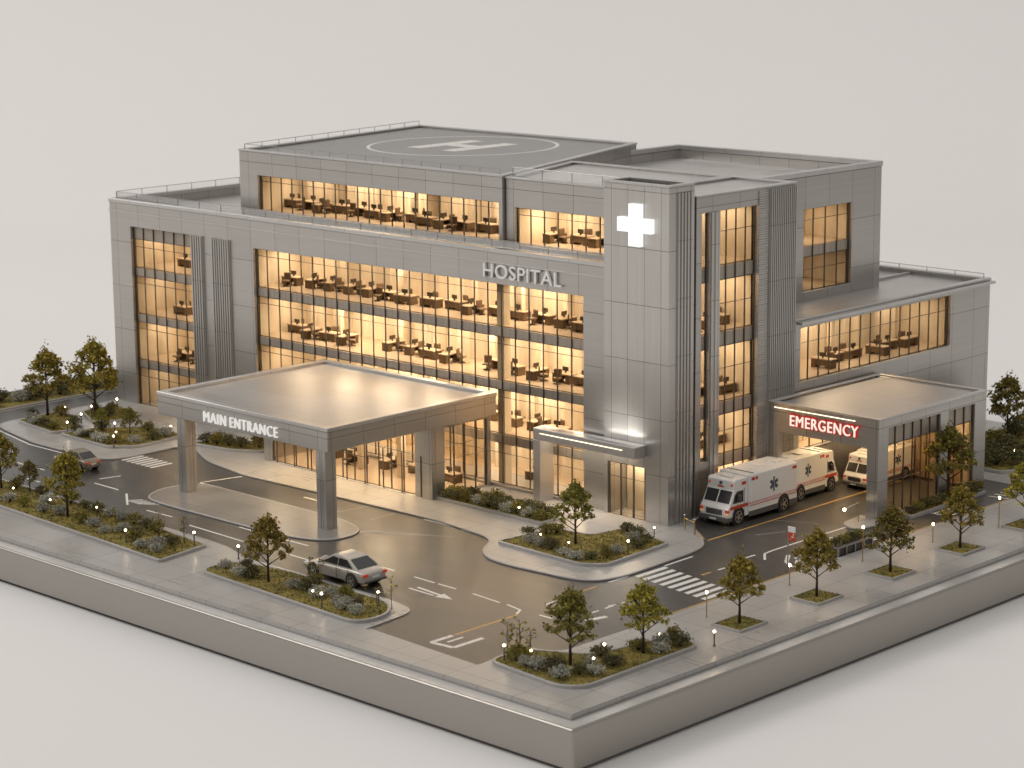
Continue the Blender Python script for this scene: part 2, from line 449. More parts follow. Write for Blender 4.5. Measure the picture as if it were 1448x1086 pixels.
def interior(parent, p0, p1, s0, s1, floors, depth=6.0, lamp=70, spacing=5.2, gap=0.62):
    """lit rooms behind a bay: slabs, a curtained back wall, side walls, ceiling lamps"""
    p0, p1 = Vector(p0), Vector(p1); d = (p1 - p0).normalized(); n = Vector((-d.y, d.x))
    for z0, z1 in floors:
        m = MB(); slab_between(m, p0, p1, s0, s1, z0 - 0.3, z0, gap, depth); m.build('floor_slab', 'floor', parent)
        m = MB(); slab_between(m, p0, p1, s0, s1, z1, z1 + 0.15, gap, depth); m.build('ceiling', 'cream', parent)
        m = MB(); vs = []; fs = []; k = 0; s = s0; off = 0
        while s < s1 + 1e-6:
            if rnd.random() < 0.07: off = rnd.choice((0, 0, 0.5, 1.1))
            b = depth - 0.25 - off + 0.10 * math.sin(s * 5.1) + rnd.uniform(-.03, .03)
            q = p0 + d * s + n * b; vs += [(q.x, q.y, z0), (q.x, q.y, z1)]
            if k: fs.append((2 * k - 2, 2 * k, 2 * k + 1, 2 * k - 1))
            k += 1; s += 0.3
        m.add(vs, fs); m.build('curtain_wall', 'cream', parent)
        for a in (s0, s1 - 0.1): m = MB(); slab_between(m, p0, p1, a, a + 0.1, z0, z1, gap, depth); m.build('partition', 'cream', parent)
        s = s0 + rnd.uniform(4, 7)
        while s < s1 - 3:
            w = rnd.uniform(0.25, 0.9); b = rnd.uniform(3.2, 4.8)
            mm = MB(); slab_between(mm, p0, p1, s, s + w, z0, z1, b, b + 0.4); mm.build('partition', 'cream', parent); s += rnd.uniform(4, 8)
        cnt = max(1, round((s1 - s0) / spacing))
        for i in range(cnt):
            q = p0 + d * (s0 + (s1 - s0) * (i + .5) / cnt) + n * (depth * 0.52)
            area((q.x, q.y, z1 - 0.05), 3.2, 1.8, lamp * rnd.choice((.55, .8, 1.0, 1.15, 1.3)))

# ------------------------------------------------------------------ the hospital
H = thing('hospital_building', (-55, 34.5, 0), 'brushed metal hospital with glowing glass fronts, helipad roof and square corner tower', 'building')
SP = [(3.45, 4.1), (7.55, 8.2), (11.6, 12.3)]
FL = [(0.1, 3.5), (4.15, 7.55), (8.25, 11.6), (12.35, 15.6)]
# main wing
AF = [(-87.0, 34.5), (-28.47, 34.5), (-28.47, 48.6), (-49.8, 48.6), (-49.8, 66.0), (-87.0, 66.0)]
a0 = -87.0
s_ = lambda x: x - a0
main = block(H, 'main_wing', AF, 0, 17.9, {0: [(s_(-84.1), s_(-75.55), 0.1, 15.95), (s_(-67.45), s_(-30.65), 0.35, 15.6)]})
P0, P1 = AF[0], AF[1]
glazing(main, P0, P1, s_(-84.1), s_(-75.55), 0.1, 15.95, SP + [(14.85, 15.9)], transoms=(2.7, 6.95, 11.0, 14.2), mw=.034)
glazing(main, P0, P1, s_(-67.45), s_(-30.65), 0.35, 15.6, SP, step=1.42, transoms=(2.7, 7.0, 11.05, 15.0), mw=.034)
interior(main, P0, P1, s_(-84.3), s_(-75.3), FL, lamp=38, spacing=4.4)
interior(main, P0, P1, s_(-67.6), s_(-30.4), FL, lamp=78)
for z0, z1 in FL: MB().box(-40.0, 35.2, z0, -39.3, 35.9, z1).build('column', 'cream', main)
for x0, x1 in ((-75.5, -73.95), (-72.75, -70.35)):
    m = MB(); m.box(x0, 34.40, 0, x1, 34.498, 16.0)
    n = round((x1 - x0) / 0.3)
    for k in range(n):
        a = x0 + (x1 - x0) * (k + .25) / n; m.box(a, 34.27, 0, a + 0.13, 34.40, 16.0)
    m.build('louvre_panel', 'corr', main)
MB().box(-87.06, 34.40, 17.15, -28.5, 34.498, 17.22).build('string_course', 'trim', main)
railing(main, [(-28.7, 34.95), (-86.5, 34.95), (-86.5, 65.5)], 18.2, 0.6)
# upper storey under the helipad
BF = [(-71.9, 37.0), (-41.1, 37.0), (-49.4, 61.8), (-76.0, 61.8)]
bs = lambda x: x + 71.9
up = block(H, 'upper_storey', BF, 17.25, 23.15, {0: [(bs(-69.6), bs(-41.5), 18.3, 21.25)]}, drop=0.06, roofmat='deck', cope=0.16)
glazing(up, BF[0], BF[1], bs(-69.6), bs(-41.5), 18.3, 21.25, step=1.34, transoms=(20.75,))
interior(up, BF[0], BF[1], bs(-69.8), bs(-41.4), [(18.3, 21.3)], lamp=75)
railing(up, [(-41.6, 37.3), (-71.5, 37.3), (-75.5, 61.3)], 23.32, 0.4, step=2.2, glass=False)
# helipad markings
hd = 23.15 - 0.06 + 0.006
m = MB(); cx, cy, rr = -60.6, 52.2, 8.2
m.ring([(cx + rr * math.cos(i * math.pi / 48), cy + rr * math.sin(i * math.pi / 48)) for i in range(96)],
       [(cx + (rr - .3) * math.cos(i * math.pi / 48), cy + (rr - .3) * math.sin(i * math.pi / 48)) for i in range(96)], hd - 0.004, hd)
m.build('helipad_circle', 'white', up)
m = MB()
for sx in (-2.1, 2.1): m.box(cx + sx - .8, cy - 3.8, hd - 0.004, cx + sx + .8, cy + 3.8, hd)
m.box(cx - 1.299, cy - .8, hd - 0.004, cx + 1.299, cy + .8, hd); m.build('helipad_letter', 'white', up)
# side wing with the recessed storey beside the tower
CF = [(-28.46, 37.3), (-22.5, 37.3), (-22.5, 48.65), (-28.46, 48.65)]
DF = [(-41.0, 37.3), (-28.48, 37.3), (-28.48, 48.62), (-44.75, 48.62)]
rec = block(H, 'recessed_storey', DF, 17.25, 23.05, {0: [(0.9, 10.6, 18.15, 20.95)]}, drop=0.08, cope=0.14)
glazing(rec, DF[0], DF[1], 0.9, 10.6, 18.15, 20.95, step=1.42, transoms=(20.4,))
interior(rec, DF[0], DF[1], 0.7, 10.9, [(18.15, 21.0)], lamp=70, depth=5)
railing(rec, [(-40.6, 37.65), (-28.6, 37.65)], 23.2, 0.7)
wing_holes = [(0.9 - .3, 1.75 - .3, 4.0, 21.9), (2.55, 6.9, 0.2, 21.9)]
side = block(H, 'side_wing', CF, 0.0, 23.05, {1: wing_holes}, drop=0.08, cope=0.14)
WSP = [(3.3, 4.1), (7.1, 8.0), (12.1, 13.1), (16.9, 17.9)]
WFL = [(0.1, 3.35), (4.15, 7.15), (8.05, 12.15), (13.15, 16.95), (17.95, 22.0)]
glazing(side, CF[1], CF[2], 0.6, 1.45, 4.0, 21.9, WSP[1:], step=0.85)
glazing(side, CF[1], CF[2], 2.55, 6.9, 0.2, 21.9, WSP, step=1.08, transoms=(2.2, 5.9, 10.5, 15.2, 20.4))
interior(side, CF[1], CF[2], 0.5, 7.0, WFL, lamp=40, depth=5, spacing=3.4)
m = MB(); m.box(-22.498, 44.22, 0, -22.42, 45.2, 22.9)
for k in range(60): m.box(-22.42, 44.22, 0.4 + k * .37, -22.37, 45.2, 0.52 + k * .37)
m.build('louvre_panel', 'hair', side)
m = MB(); m.box(-22.498, 45.45, 0, -22.40, 48.6, 22.95)
for k in range(14):
    a = 45.5 + k * 0.22; m.box(-22.40, a, 0, -22.26, a + 0.1, 22.95)
m.build('ribbed_panel', 'corr', side)
m = MB(); m.box(-22.498, 38.85, 0, -22.38, 39.78, 21.9); m.box(-22.38, 39.2, 0, -22.30, 39.32, 21.9)
m.build('vertical_fin', 'tower', side)
# corner tower
TF = [(-28.45, 34.25), (-22.4, 34.25), (-22.4, 36.95), (-28.45, 36.95)]
tw = block(H, 'corner_tower', TF, 0.0, 24.0, {0: [(0.35, 3.95, 0.08, 4.0)]}, th=0.35, drop=1.1, mat='tower', cope=0.18, cop=0.03)
glazing(tw, TF[0], TF[1], 0.35, 3.95, 0.08, 4.0, step=1.2, depth=0.12, transoms=(2.95,), mw=0.06)
for x in (-26.3, -26.1): MB().box(x - .03, 34.13, 0.9, x + .03, 34.18, 2.1).build('door_handle', 'rail', tw)
m = MB()
for k in range(5):
    a = 35.1 + k * .34; m.box(-22.398, a, 0, -22.28, a + .16, 23.6)
m.build('ribbed_panel', 'corr', tw)
# shallow room behind the tower door
m = MB(); m.box(-28.05, 34.7, 0.02, -22.8, 36.55, 0.08); m.build('floor_slab', 'floor', tw)
m = MB(); m.box(-28.05, 36.3, 0.09, -22.8, 36.5, 4.2); m.build('curtain_wall', 'cream', tw)
m = MB(); m.box(-28.05, 34.7, 4.25, -22.8, 36.5, 4.4); m.build('ceiling', 'cream', tw)
area((-26.2, 35.5, 4.1), 2.6, .8, 42)
# small porch canopy by the tower
po = MB().box(-34.3, 33.0, 4.82, -24.45, 34.24, 5.7).build('porch_canopy', 'trim', H, bevel=0.05)
MB().box(-34.3, 33.0, 0, -33.6, 34.498, 4.818).build('porch_leg', 'trim', po, bevel=0.03)
MB().box(-33.6, 32.96, 5.32, -25.6, 32.998, 5.38).build('light_strip', 'strip', po)
area((-26.6, 33.1, 5.85), 3.2, .4, 34, (1, .96, .9), (-26.6, 34.25, 8.6), 110)
area((-29.4, 33.6, 4.78), 8.0, .7, 60)
# rear block
RF = [(-49.5, 48.9), (-28.2, 48.9), (-28.2, 67.4), (-49.5, 67.4)]
rear = block(H, 'rear_block', RF, 11.4, 22.35, {1: [(8.3, 14.6, 13.3, 19.8)]}, drop=0.75, cope=0.4)
glazing(rear, RF[1], RF[2], 8.3, 14.6, 13.3, 19.8, [(16.0, 16.8)], step=1.4, transoms=(15.0, 18.9))
interior(rear, RF[1], RF[2], 8.2, 14.8, [(13.3, 16.0), (16.8, 19.9)], lamp=30, depth=5)
# low wing
FF = [(-40.0, 48.9), (-22.55, 48.9), (-22.55, 74.95), (-40.0, 74.95)]
low = block(H, 'low_wing', FF, 0, 12.75, {1: [(0.6, 20.4, 8.1, 12.2), (0.6, 9.0, 2.9, 5.0)]}, drop=0.22, cope=0.2)
glazing(low, FF[1], FF[2], 0.6, 20.4, 8.1, 12.2, step=1.32, transoms=(11.0,))
glazing(low, FF[1], FF[2], 0.6, 9.0, 2.9, 5.0, step=1.6)
interior(low, FF[1], FF[2], 0.5, 20.6, [(8.1, 12.1)], lamp=60, depth=5.5)
interior(low, FF[1], FF[2], 0.5, 9.2, [(2.2, 5.2)], lamp=45, depth=4)
MB().box(-22.5, 48.95, 12.55, -22.0, 74.9, 12.74).build('eaves_plate', 'trim', low)
MB().box(-30.2, 49.4, 12.0, -29.9, 74.4, 12.75).build('roof_upstand', 'trim', low)
railing(low, [(-22.9, 74.5), (-39.5, 74.5)], 12.95, 0.35)
# emergency bay
G0, G1 = (-22.3, 45.5), (-12.55, 45.5)
GF = [G0, G1, (-12.55, 59.2), (-22.3, 59.2)]
em = MB()
wall(em, G0, G1, 0, 7.3, 0.5, [(0.9, 8.75, -0.01 + 0.01, 5.2)])
wall(em, (-12.55, 46.0), (-12.55, 58.7), 0, 7.3, 0.5, [(0.7, 7.2, 0.25, 6.6), (8.2, 11.7, 0.25, 6.6)])
wall(em, (-12.55, 59.2), (-22.3, 59.2), 0, 7.3, 0.5)
em = em.build('emergency_bay', 'facade', H, bevel=0.02)
MB().prism(offset(GF, 0.49), 6.85, 7.24).build('roof', 'roof', em)
MB().ring(offset(GF, -0.06), offset(GF, 0.35), 7.302, 7.45).build('parapet', 'trim', em, bevel=0.03)
MB().box(-21.8, 45.45, 6.98, -14.6, 45.498, 7.04).build('light_strip', 'strip', em)
glazing(em, (-12.55, 46.0), (-12.55, 58.7), 0.7, 7.2, 0.25, 6.6, [(5.3, 6.55)], step=1.1, transoms=(2.6,), depth=0.2)
glazing(em, (-12.55, 46.0), (-12.55, 58.7), 8.2, 11.7, 0.25, 6.6, [(5.3, 6.55)], step=1.1, transoms=(2.6,), depth=0.2)
MB().box(-22.2, 58.5, 0.05, -13.1, 58.68, 6.8).build('rear_wall', 'cream', em)
m = MB()
for k in range(5): m.box(-17.8 + k * 1.05, 57.6, 0.05, -17.7 + k * 1.05, 57.7, 4.0)
m.box(-17.8, 57.6, 3.9, -13.5, 57.7, 4.02); m.build('screen_frame', 'frame', em)
MB().box(-17.75, 57.64, 0.1, -13.55, 57.66, 3.9).build('screen_glass', 'glass', em)
for x, y in ((-19.5, 49.5), (-15.5, 50.5), (-19, 54.5), (-15.5, 55.5)): area((x, y, 6.8), 2.0, 1.0, 30 if x < -17 else 62, (1.0, .70, .38))
# entrance canopy
EF = [(-58.45, 17.4), (-39.2, 17.4), (-39.2, 34.2), (-58.45, 34.2)]
ca = MB().prism(EF, 5.75, 7.2).build('entrance_canopy', 'facade', H, bevel=0.03)
MB().ring(offset(EF, -0.05), offset(EF, 0.55), 7.202, 7.5).build('parapet', 'trim', ca, bevel=0.03)
MB().prism(offset(EF, 0.3), 7.201, 7.26).build('roof', 'canroof', ca)
for x0 in (-56.35, -40.6):
    m = MB().box(x0, 17.5, 0.1, x0 + .98, 18.5, 5.748)
    m.box(x0 + .38, 17.47, 0.1, x0 + .44, 17.499, 5.7); m.box(x0 + .981, 17.9, 0.1, x0 + 1.0, 17.98, 5.7)
    m.build('column', 'tower', ca, bevel=0.03)
for x, y in ((-55, 21), (-49, 21), (-43, 21), (-55, 26), (-49, 26), (-43, 26)): area((x, y, 5.7), 2.2, 2.2, 24 if y < 24 else 84, (1, .76, .48))
# glazed lobby under the canopy
LF = [(-59.2, 28.2), (-40.0, 28.2), (-40.0, 34.4), (-59.2, 34.4)]
lo = MB()
wall(lo, LF[0], LF[1], 0.1, 5.74, 0.4, [(1.0, 17.4, 0.2, 5.4)])
wall(lo, (-40.0, 28.61), (-40.0, 34.4), 0.1, 5.74, 0.4, [(0.9, 5.4, 0.2, 5.4)])
wall(lo, (-59.2, 34.4), (-59.2, 28.61), 0.1, 5.74, 0.4)
lo = lo.build('entrance_lobby', 'facade', H, bevel=0.02)
glazing(lo, LF[0], LF[1], 1.0, 17.4, 0.2, 5.4, step=1.37, depth=0.15, transoms=(2.2, 3.3))
glazing(lo, (-40.0, 28.61), (-40.0, 34.4), 0.9, 5.4, 0.2, 5.4, step=1.1, depth=0.15, transoms=(2.9, 3.9))
MB().box(-58.8, 28.7, 0.1, -40.5, 34.35, 0.16).build('floor_slab', 'floor', lo)
for k in range(9): MB().box(-57.6 + k * 2.05, 28.15, 0.2, -57.5 + k * 2.05, 28.2, 3.3).build('door_post', 'frame', lo)
for x in (-56, -51.5, -47, -43.2): MB().box(x, 31.2, 0.17, x + .5, 31.7, 5.7).build('column', 'cream', lo)
for x in (-56, -50.5, -45, -41.8): area((x, 31.3, 5.6), 2, 2, 75)
for x in (-42.3, -36.5, -33.0): area((x, 33.2, 3.3), .6, .4, 0.001)

# ------------------------------------------------------------------ signs
def text_obj(name, body, w, h, d, mat, parent=None, loc=(0, 0, 0), off=0.0, bev=0.0, space=1.0):
    cu = bpy.data.curves.new(name, 'FONT'); cu.body = body; cu.size = 1; cu.extrude = 0.5; cu.offset = off; cu.bevel_depth = bev; cu.resolution_u = 4; cu.space_character = space
    o = bpy.data.objects.new(name, cu); COL.objects.link(o)
    dg = bpy.context.evaluated_depsgraph_get()
    me = bpy.data.meshes.new_from_object(o.evaluated_get(dg)); bpy.data.objects.remove(o)
    xs = [v.co.x for v in me.vertices]; ys = [v.co.y for v in me.vertices]
    x0, x1, y0, y1 = min(xs), max(xs), min(ys), max(ys)
    for v in me.vertices:
        v.co = ((v.co.x - x0) / (x1 - x0) * w, -v.co.z * d, (v.co.y - y0) / (y1 - y0) * h)
    for p in me.polygons: p.flip()
    bm = bmesh.new(); bm.from_mesh(me); bmesh.ops.recalc_face_normals(bm, faces=bm.faces); bm.to_mesh(me); bm.free()
    me.materials.clear(); me.materials.append(M[mat])
    o = link(name, me, parent, world=False); o.location = loc
    return o
tag(text_obj('hospital_sign', 'HOSPITAL', 7.9, 1.05, 0.2, 'letterm', loc=(-40.5, 34.36, 16.05), off=0.006, space=1.06),
    'raised pale metal letters reading HOSPITAL on the main front below the roof edge', 'sign')
en = thing('entrance_sign', (-52.85, 17.32, 6.02), 'white letters reading MAIN ENTRANCE on the edge of the entrance canopy', 'sign')
text_obj('lettering', 'MAIN', 2.55, 0.76, 0.14, 'letter', en, (0, 0, 0), space=1.15, off=-.012)
text_obj('lettering', 'ENTRANCE', 5.3, 0.76, 0.14, 'letter', en, (3.05, 0, 0), space=1.15, off=-.012)
es = thing('emergency_sign', (-20.2, 45.4, 5.88), 'glowing red and white letters reading EMERGENCY above the ambulance bay', 'sign')
text_obj('glowing_letters', 'EMERGENCY', 6.0, 0.80, 0.10, 'emer', es, (0, -0.12, 0), off=0.0, space=1.12)
text_obj('red_backing', 'EMERGENCY', 6.2, 0.98, 0.12, 'emred', es, (-0.1, 0.0, -0.09), off=0.04, space=1.1)
m = MB(); cx, cz = -25.3, 21.25
m.add([(cx + a, y, cz + b) for y in (33.86, 34.245) for a, b in
       ((-.52, -1.48), (.52, -1.48), (.52, -.5), (1.55, -.5), (1.55, .5), (.52, .5), (.52, 1.48), (-.52, 1.48), (-.52, .5), (-1.55, .5), (-1.55, -.5), (-.52, -.5))],
      [tuple(range(12)), tuple(range(23, 11, -1))] + [(i, (i + 1) % 12, 12 + (i + 1) % 12, 12 + i) for i in range(12)])
tag(m.build('cross_emblem', 'whiteglow'), 'thick white glowing cross fixed high on the corner tower', 'emblem')

# ------------------------------------------------------------------ plinth, ground, table
pl = thing('display_plinth', (-49, 40, -2.85), 'wide grey metal plinth the hospital model stands on', 'plinth')
MB().box(-98.7, 0, -2.62, 0, 80.4, -0.24).build('plinth_body', 'plinth', pl, bevel=0.12, segs=3)
MB().ring([(-98.55, 0.15), (-0.15, 0.15), (-0.15, 80.25), (-98.55, 80.25)], [(-97.3, 1.2), (-1.2, 1.2), (-1.2, 79.0), (-97.3, 79.0)], -0.26, -0.234).build('ledge_sheen_overlay', 'ledge_sheen', pl)  # thin overlay carrying the painted reflection along the plinth top
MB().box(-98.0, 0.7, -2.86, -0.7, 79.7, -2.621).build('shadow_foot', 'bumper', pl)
MB().box(-97.4, 1.05, -0.233, -1.08, 79.1, 0.0).build('top_slab', 'pave', pl, bevel=0.05, segs=2)

def sheet(name, polys, z0, z1, mat, kind='structure', bevel=0.0):
    m = MB()
    for p in polys: m.prism(ccw(p), z0, z1)
    return tag(m.build(name, mat, bevel=bevel), kind=kind)
sheet('road', [[(-90.8, 8.0), (-8.9, 3.7), (-8.9, 78.8), (-22.6, 78.8), (-90.8, 78.8)][0:3] + [(-8.9, 61.2), (-87.2, 61.2), (-87.2, 78.8), (-90.8, 78.8)]], 0.0, 0.006, 'asphalt')
front = rounded([(-97.3, 1.12), (-1.15, 1.12), (-1.15, 79.0), (-8.93, 79.0), (-8.93, 8.6), (-11.2, 7.9), (-10.8, 3.62), (-20.7, 3.92), (-21.2, 8.6), (-24.2, 9.15), (-38.6, 9.15), (-41.8, 10.25), (-97.3, 11.2)],
                [0, 0, 0, 0, 1.2, 0.5, .3, 0, 1.2, 1.5, 2, 2, 0], 5)
sheet('pavement', [front], 0.001, 0.075, 'pave')
plaza = rounded([(-86.6, 22.0), (-85.2, 21.0), (-78.2, 19.6), (-69.5, 19.6), (-68.3, 20.9), (-68.3, 26.6), (-66.2, 27.0), (-62.4, 25.1), (-56.6, 24.1), (-36.0, 24.7), (-29.3, 23.9), (-27.7, 21.0), (-25.3, 19.75), (-17.4, 20.4), (-16.6, 23), (-17.1, 31.5), (-18.4, 33.2), (-21.0, 35.2), (-22.38, 36.9), (-22.55, 38.0), (-86.9, 38.0)],
                [1.5, 2, 1, 1.5, 1.5, .6, .6, 1.2, 0, 2.2, 1.6, 1.6, 2.5, 2.2, 1.5, 2, 1.5, .6, 0, 0, 0], 6)
m = MB().prism(plaza, 0.002, 0.12); tag(m.build('plaza', 'pave'), kind='structure')
tag(MB().ring(offset(plaza, -0.16), offset(plaza, 0.02), 0.003, 0.135).build('plaza_kerb', 'kerb', bevel=0.03), kind='structure')
isl = rounded([(-57.9, 17.0), (-56.6, 14.6), (-54.0, 14.35), (-41.2, 14.5), (-37.3, 15.6), (-37.4, 18.9), (-40.6, 20.1), (-57.2, 20.1)], [1.2, 1.2, 1, 2.5, 2.4, 2, 1.6, 1.5], 6)
tag(MB().prism(isl, 0.002, 0.11).build('traffic_island', 'isl'), kind='structure')
tag(MB().ring(offset(isl, -0.16), offset(isl, 0.02), 0.003, 0.125).build('island_kerb', 'kerb', bevel=0.03), kind='structure')
pis = rounded([(-13.9, 43.2), (-12.2, 42.5), (-11.7, 46.1), (-14.1, 45.9)], [.9, .9, 0, 0], 6)
tag(MB().prism(pis, 0.002, 0.11).build('pillar_island', 'pave'), kind='structure')
tag(MB().ring(offset(pis, -0.14), offset(pis, 0.02), 0.003, 0.125).build('pillar_kerb', 'kerb', bevel=0.02), kind='structure')
# paint
def line(mb, pts, w, z=0.010):
    for a, b in zip(pts[:-1], pts[1:]):
        a, b = Vector(a), Vector(b); d = (b - a).normalized(); n = Vector((-d.y, d.x)) * w / 2; e = d * w * .45
        q = [a - n - e * 0, b - n + e * 0, b + n + e * 0, a + n - e * 0]
        mb.add([(v.x, v.y, z) for v in q], [(0, 1, 2, 3)])
m = MB()
for l in ([(-74.7, 14.76), (-72.1, 14.7)], [(-68.8, 12.2), (-66.8, 12.2)], [(-71, 14.75), (-69.8, 14.7)], [(-64.2, 15.9), (-63.8, 17.6)], [(-63.4, 14.85), (-60.3, 14.8)],
          [(-78.7, 16.6), (-76.4, 16.6)], [(-53.8, 12.5), (-50.9, 12.6)], [(-48.2, 12.0), (-41.9, 11.8)], [(-58.9, 14.5), (-56.1, 12.5)],
          [(-45.1, 14.06), (-37.7, 14.1)], [(-57.4, 20.35), (-42.8, 20.35)], [(-57.5, 20.4), (-56.6, 23.8)], [(-48.2, 22.8), (-45.2, 22.7)],
          [(-26.8, 13.8), (-24.8, 13.72)], [(-24.5, 13.73), (-22.8, 13.7)], [(-25.2, 11.8), (-22.8, 11.72)], [(-31, 14), (-28.8, 13.9)], [(-37.2, 11.8), (-34.9, 11.76)],
          [(-21.3, 13.7), (-18.6, 13.45)], [(-18.0, 13.47), (-16.6, 13.2), (-16.15, 12.4)], [(-15, 13.24), (-13.9, 13.24)], [(-16.2, 15), (-16.3, 16.6)], [(-12.9, 15.3), (-12.9, 16.4)],
          [(-12.9, 17.0), (-12.9, 17.8)], [(-12.93, 18.1), (-12.93, 18.9)], [(-13.13, 28.4), (-13.1, 29.1)], [(-13.6, 31.9), (-13.55, 32.9)], [(-12.35, 32.4), (-13.3, 33.6), (-13.4, 34.8), (-13.25, 46.6)],
          [(-16.35, 26.8), (-16.45, 29.8)], [(-16.55, 21.4), (-16.5, 23.3)], [(-13.1, 17.5), (-12.8, 18.7)], [(-36.9, 24.35), (-33.7, 24.35)], [(-32.9, 24.2), (-31, 24.1)], [(-85.6, 20.6), (-78.3, 19.1), (-69.6, 19.1)]):
    line(m, l, 0.17)
tag(m.build('lane_lines', 'white'), kind='structure')
m = MB()   # turn arrows and the painted bay by the front edge
line(m, [(-24.9, 12.3), (-22.6, 12.05)], .22, 0.011); m.add([(-22.6, 12.45, .011), (-22.6, 11.55, .011), (-21.3, 11.9, .011)], [(0, 1, 2)])
line(m, [(-16.0, 6.7), (-16.0, 4.9), (-14.3, 5.1), (-14.3, 7.6)], .34, 0.011); line(m, [(-15.3, 5.6), (-15.3, 6.9)], .2, .011)
line(m, [(-12.1, 14.3), (-11.7, 15.8)], .4, 0.011)
for k in range(5): line(m, [(-12.9 + .42 * k, 38.9), (-11.3 + .42 * k, 42.0)], .2, .011)
line(m, [(-11.9, 34.4), (-11.0, 33.0), (-10.1, 32.35), (-9.3, 32.5)], .3, .011); line(m, [(-11.2, 34.2), (-10.2, 33.6)], .2, .011); line(m, [(-10.6, 34.9), (-9.7, 34.2)], .2, .011); line(m, [(-11.4, 35.0), (-10.3, 33.1)], .18, .011)
for k in range(4): line(m, [(-10.9 + .4 * k, 50.2), (-10.7 + .4 * k, 52.8)], .15, .011)
line(m, [(-11.1, 50.1), (-9.4, 50.1)], .15, .012); line(m, [(-11.0, 52.9), (-9.6, 53.2)], .15, .012)
for k in range(7): line(m, [(-10.7, 57.0 + k * 0.8), (-9.2, 57.3 + k * 0.8)], .18, .011)
for k in range(5): line(m, [(-57.2 + .35 * k, 13.2), (-56.5 + .5 * k, 14.2)], .16, .011)
for k in range(3): line(m, [(-80.6 + .5 * k, 16.6), (-79.6 + .5 * k, 18.0)], .22, .011)
tag(m.build('road_symbols', 'white'), kind='structure')
m = MB()
for k in range(10):
    x = -16.25 + k * .80; m.add([(x, 23.6 - .12 * k, .010), (x + .42, 23.55 - .12 * k, .010), (x + .42, 26.6 - .16 * k, .010), (x, 26.65 - .16 * k, .010)], [(0, 1, 2, 3)])
tag(m.build('zebra_crossing', 'white'), kind='structure')
m = MB()
for k in range(7):
    x = -68.1 + k * .62; m.box(x, 20.8, .007, x + .32, 22.9, .0105)
tag(m.build('side_crossing', 'white'), kind='structure')
m = MB()
line(m, [(-18.25, 33.6), (-18.3, 57)], .16); line(m, [(-16.03, 12.3), (-16.0, 6.9)], .16); line(m, [(-16.47, 18.6), (-16.5, 20.2)], .16)
line(m, [(-9.2, 15.4), (-9.15, 31.5)], .12); line(m, [(-13.16, 26.75), (-13.13, 27.7)], .16); line(m, [(-9.2, 40.5), (-9.15, 57)], .1)
line(m, [(-21.2, 35.6), (-18.6, 33.65)], .14)
tag(m.build('kerb_lines', 'yellow'), kind='structure')
m = MB()
for k in range(14): line(m, [(-39.7 + .28 * k, 17.5 + .25 * k), (-36.3 + .34 * k, 19.6 + .22 * k)], .05, .008)
for l in ([(-43.1, 21.4), (-42.6, 24.2)], [(-39.7, 21.7), (-39.7, 24.2)], [(-18, 41), (-15.5, 42.3)], [(-16.7, 37), (-15.7, 39)]): line(m, l, .12, .008)
tag(m.build('worn_markings', 'faint'), kind='structure')
# studio table sweeping up into the backdrop
m = MB(); prof = [(-400, -2.86), (150, -2.86)] + [(150 + 70 * math.sin(R(a)), -2.86 + 70 - 70 * math.cos(R(a))) for a in range(6, 91, 6)] + [(220, 160)]
fw = Vector((-.6955, .7185)); rt = Vector((fw.y, -fw.x)); c0 = Vector((-45, 38)); vs = []; fs = []
for i, (s, z) in enumerate(prof):
    for k in (-420, 420):
        q = c0 + fw * s + rt * k; vs.append((q.x, q.y, z))
    if i: fs.append((2 * i - 2, 2 * i - 1, 2 * i + 1, 2 * i))
m.add(vs, fs); tag(m.build('tabletop', 'table', smooth=True), kind='structure')

# ------------------------------------------------------------------ planting
def bed(name, poly, label, kh=0.22, kw=0.2, group=None, cat='planting bed', base=0.07, tufts=26, radius=0.5):
    poly = rounded(ccw(poly), radius, 4)
    cxy = Vector((sum(p[0] for p in poly) / len(poly), sum(p[1] for p in poly) / len(poly), base))
    t = thing(name, cxy, label, cat, group)
    MB().ring(poly, offset(poly, kw), base - 0.06, base + kh).build('kerb', 'kerb', t, bevel=0.03)
    inn = offset(poly, kw - 0.02); m = MB(); m.prism(inn, base - 0.05, base + kh - 0.05)
    xs = [p[0] for p in inn]; ys = [p[1] for p in inn]; A = (max(xs) - min(xs)) * (max(ys) - min(ys))
    for _ in range(int(A * tufts)):
        x, y = rnd.uniform(min(xs), max(xs)), rnd.uniform(min(ys), max(ys))
        if inside(inn, x, y): m.leaf((x, y, base + kh - 0.02), 0.14, rnd)
    m.build('turf', 'turf', t)
    return base + kh - 0.05

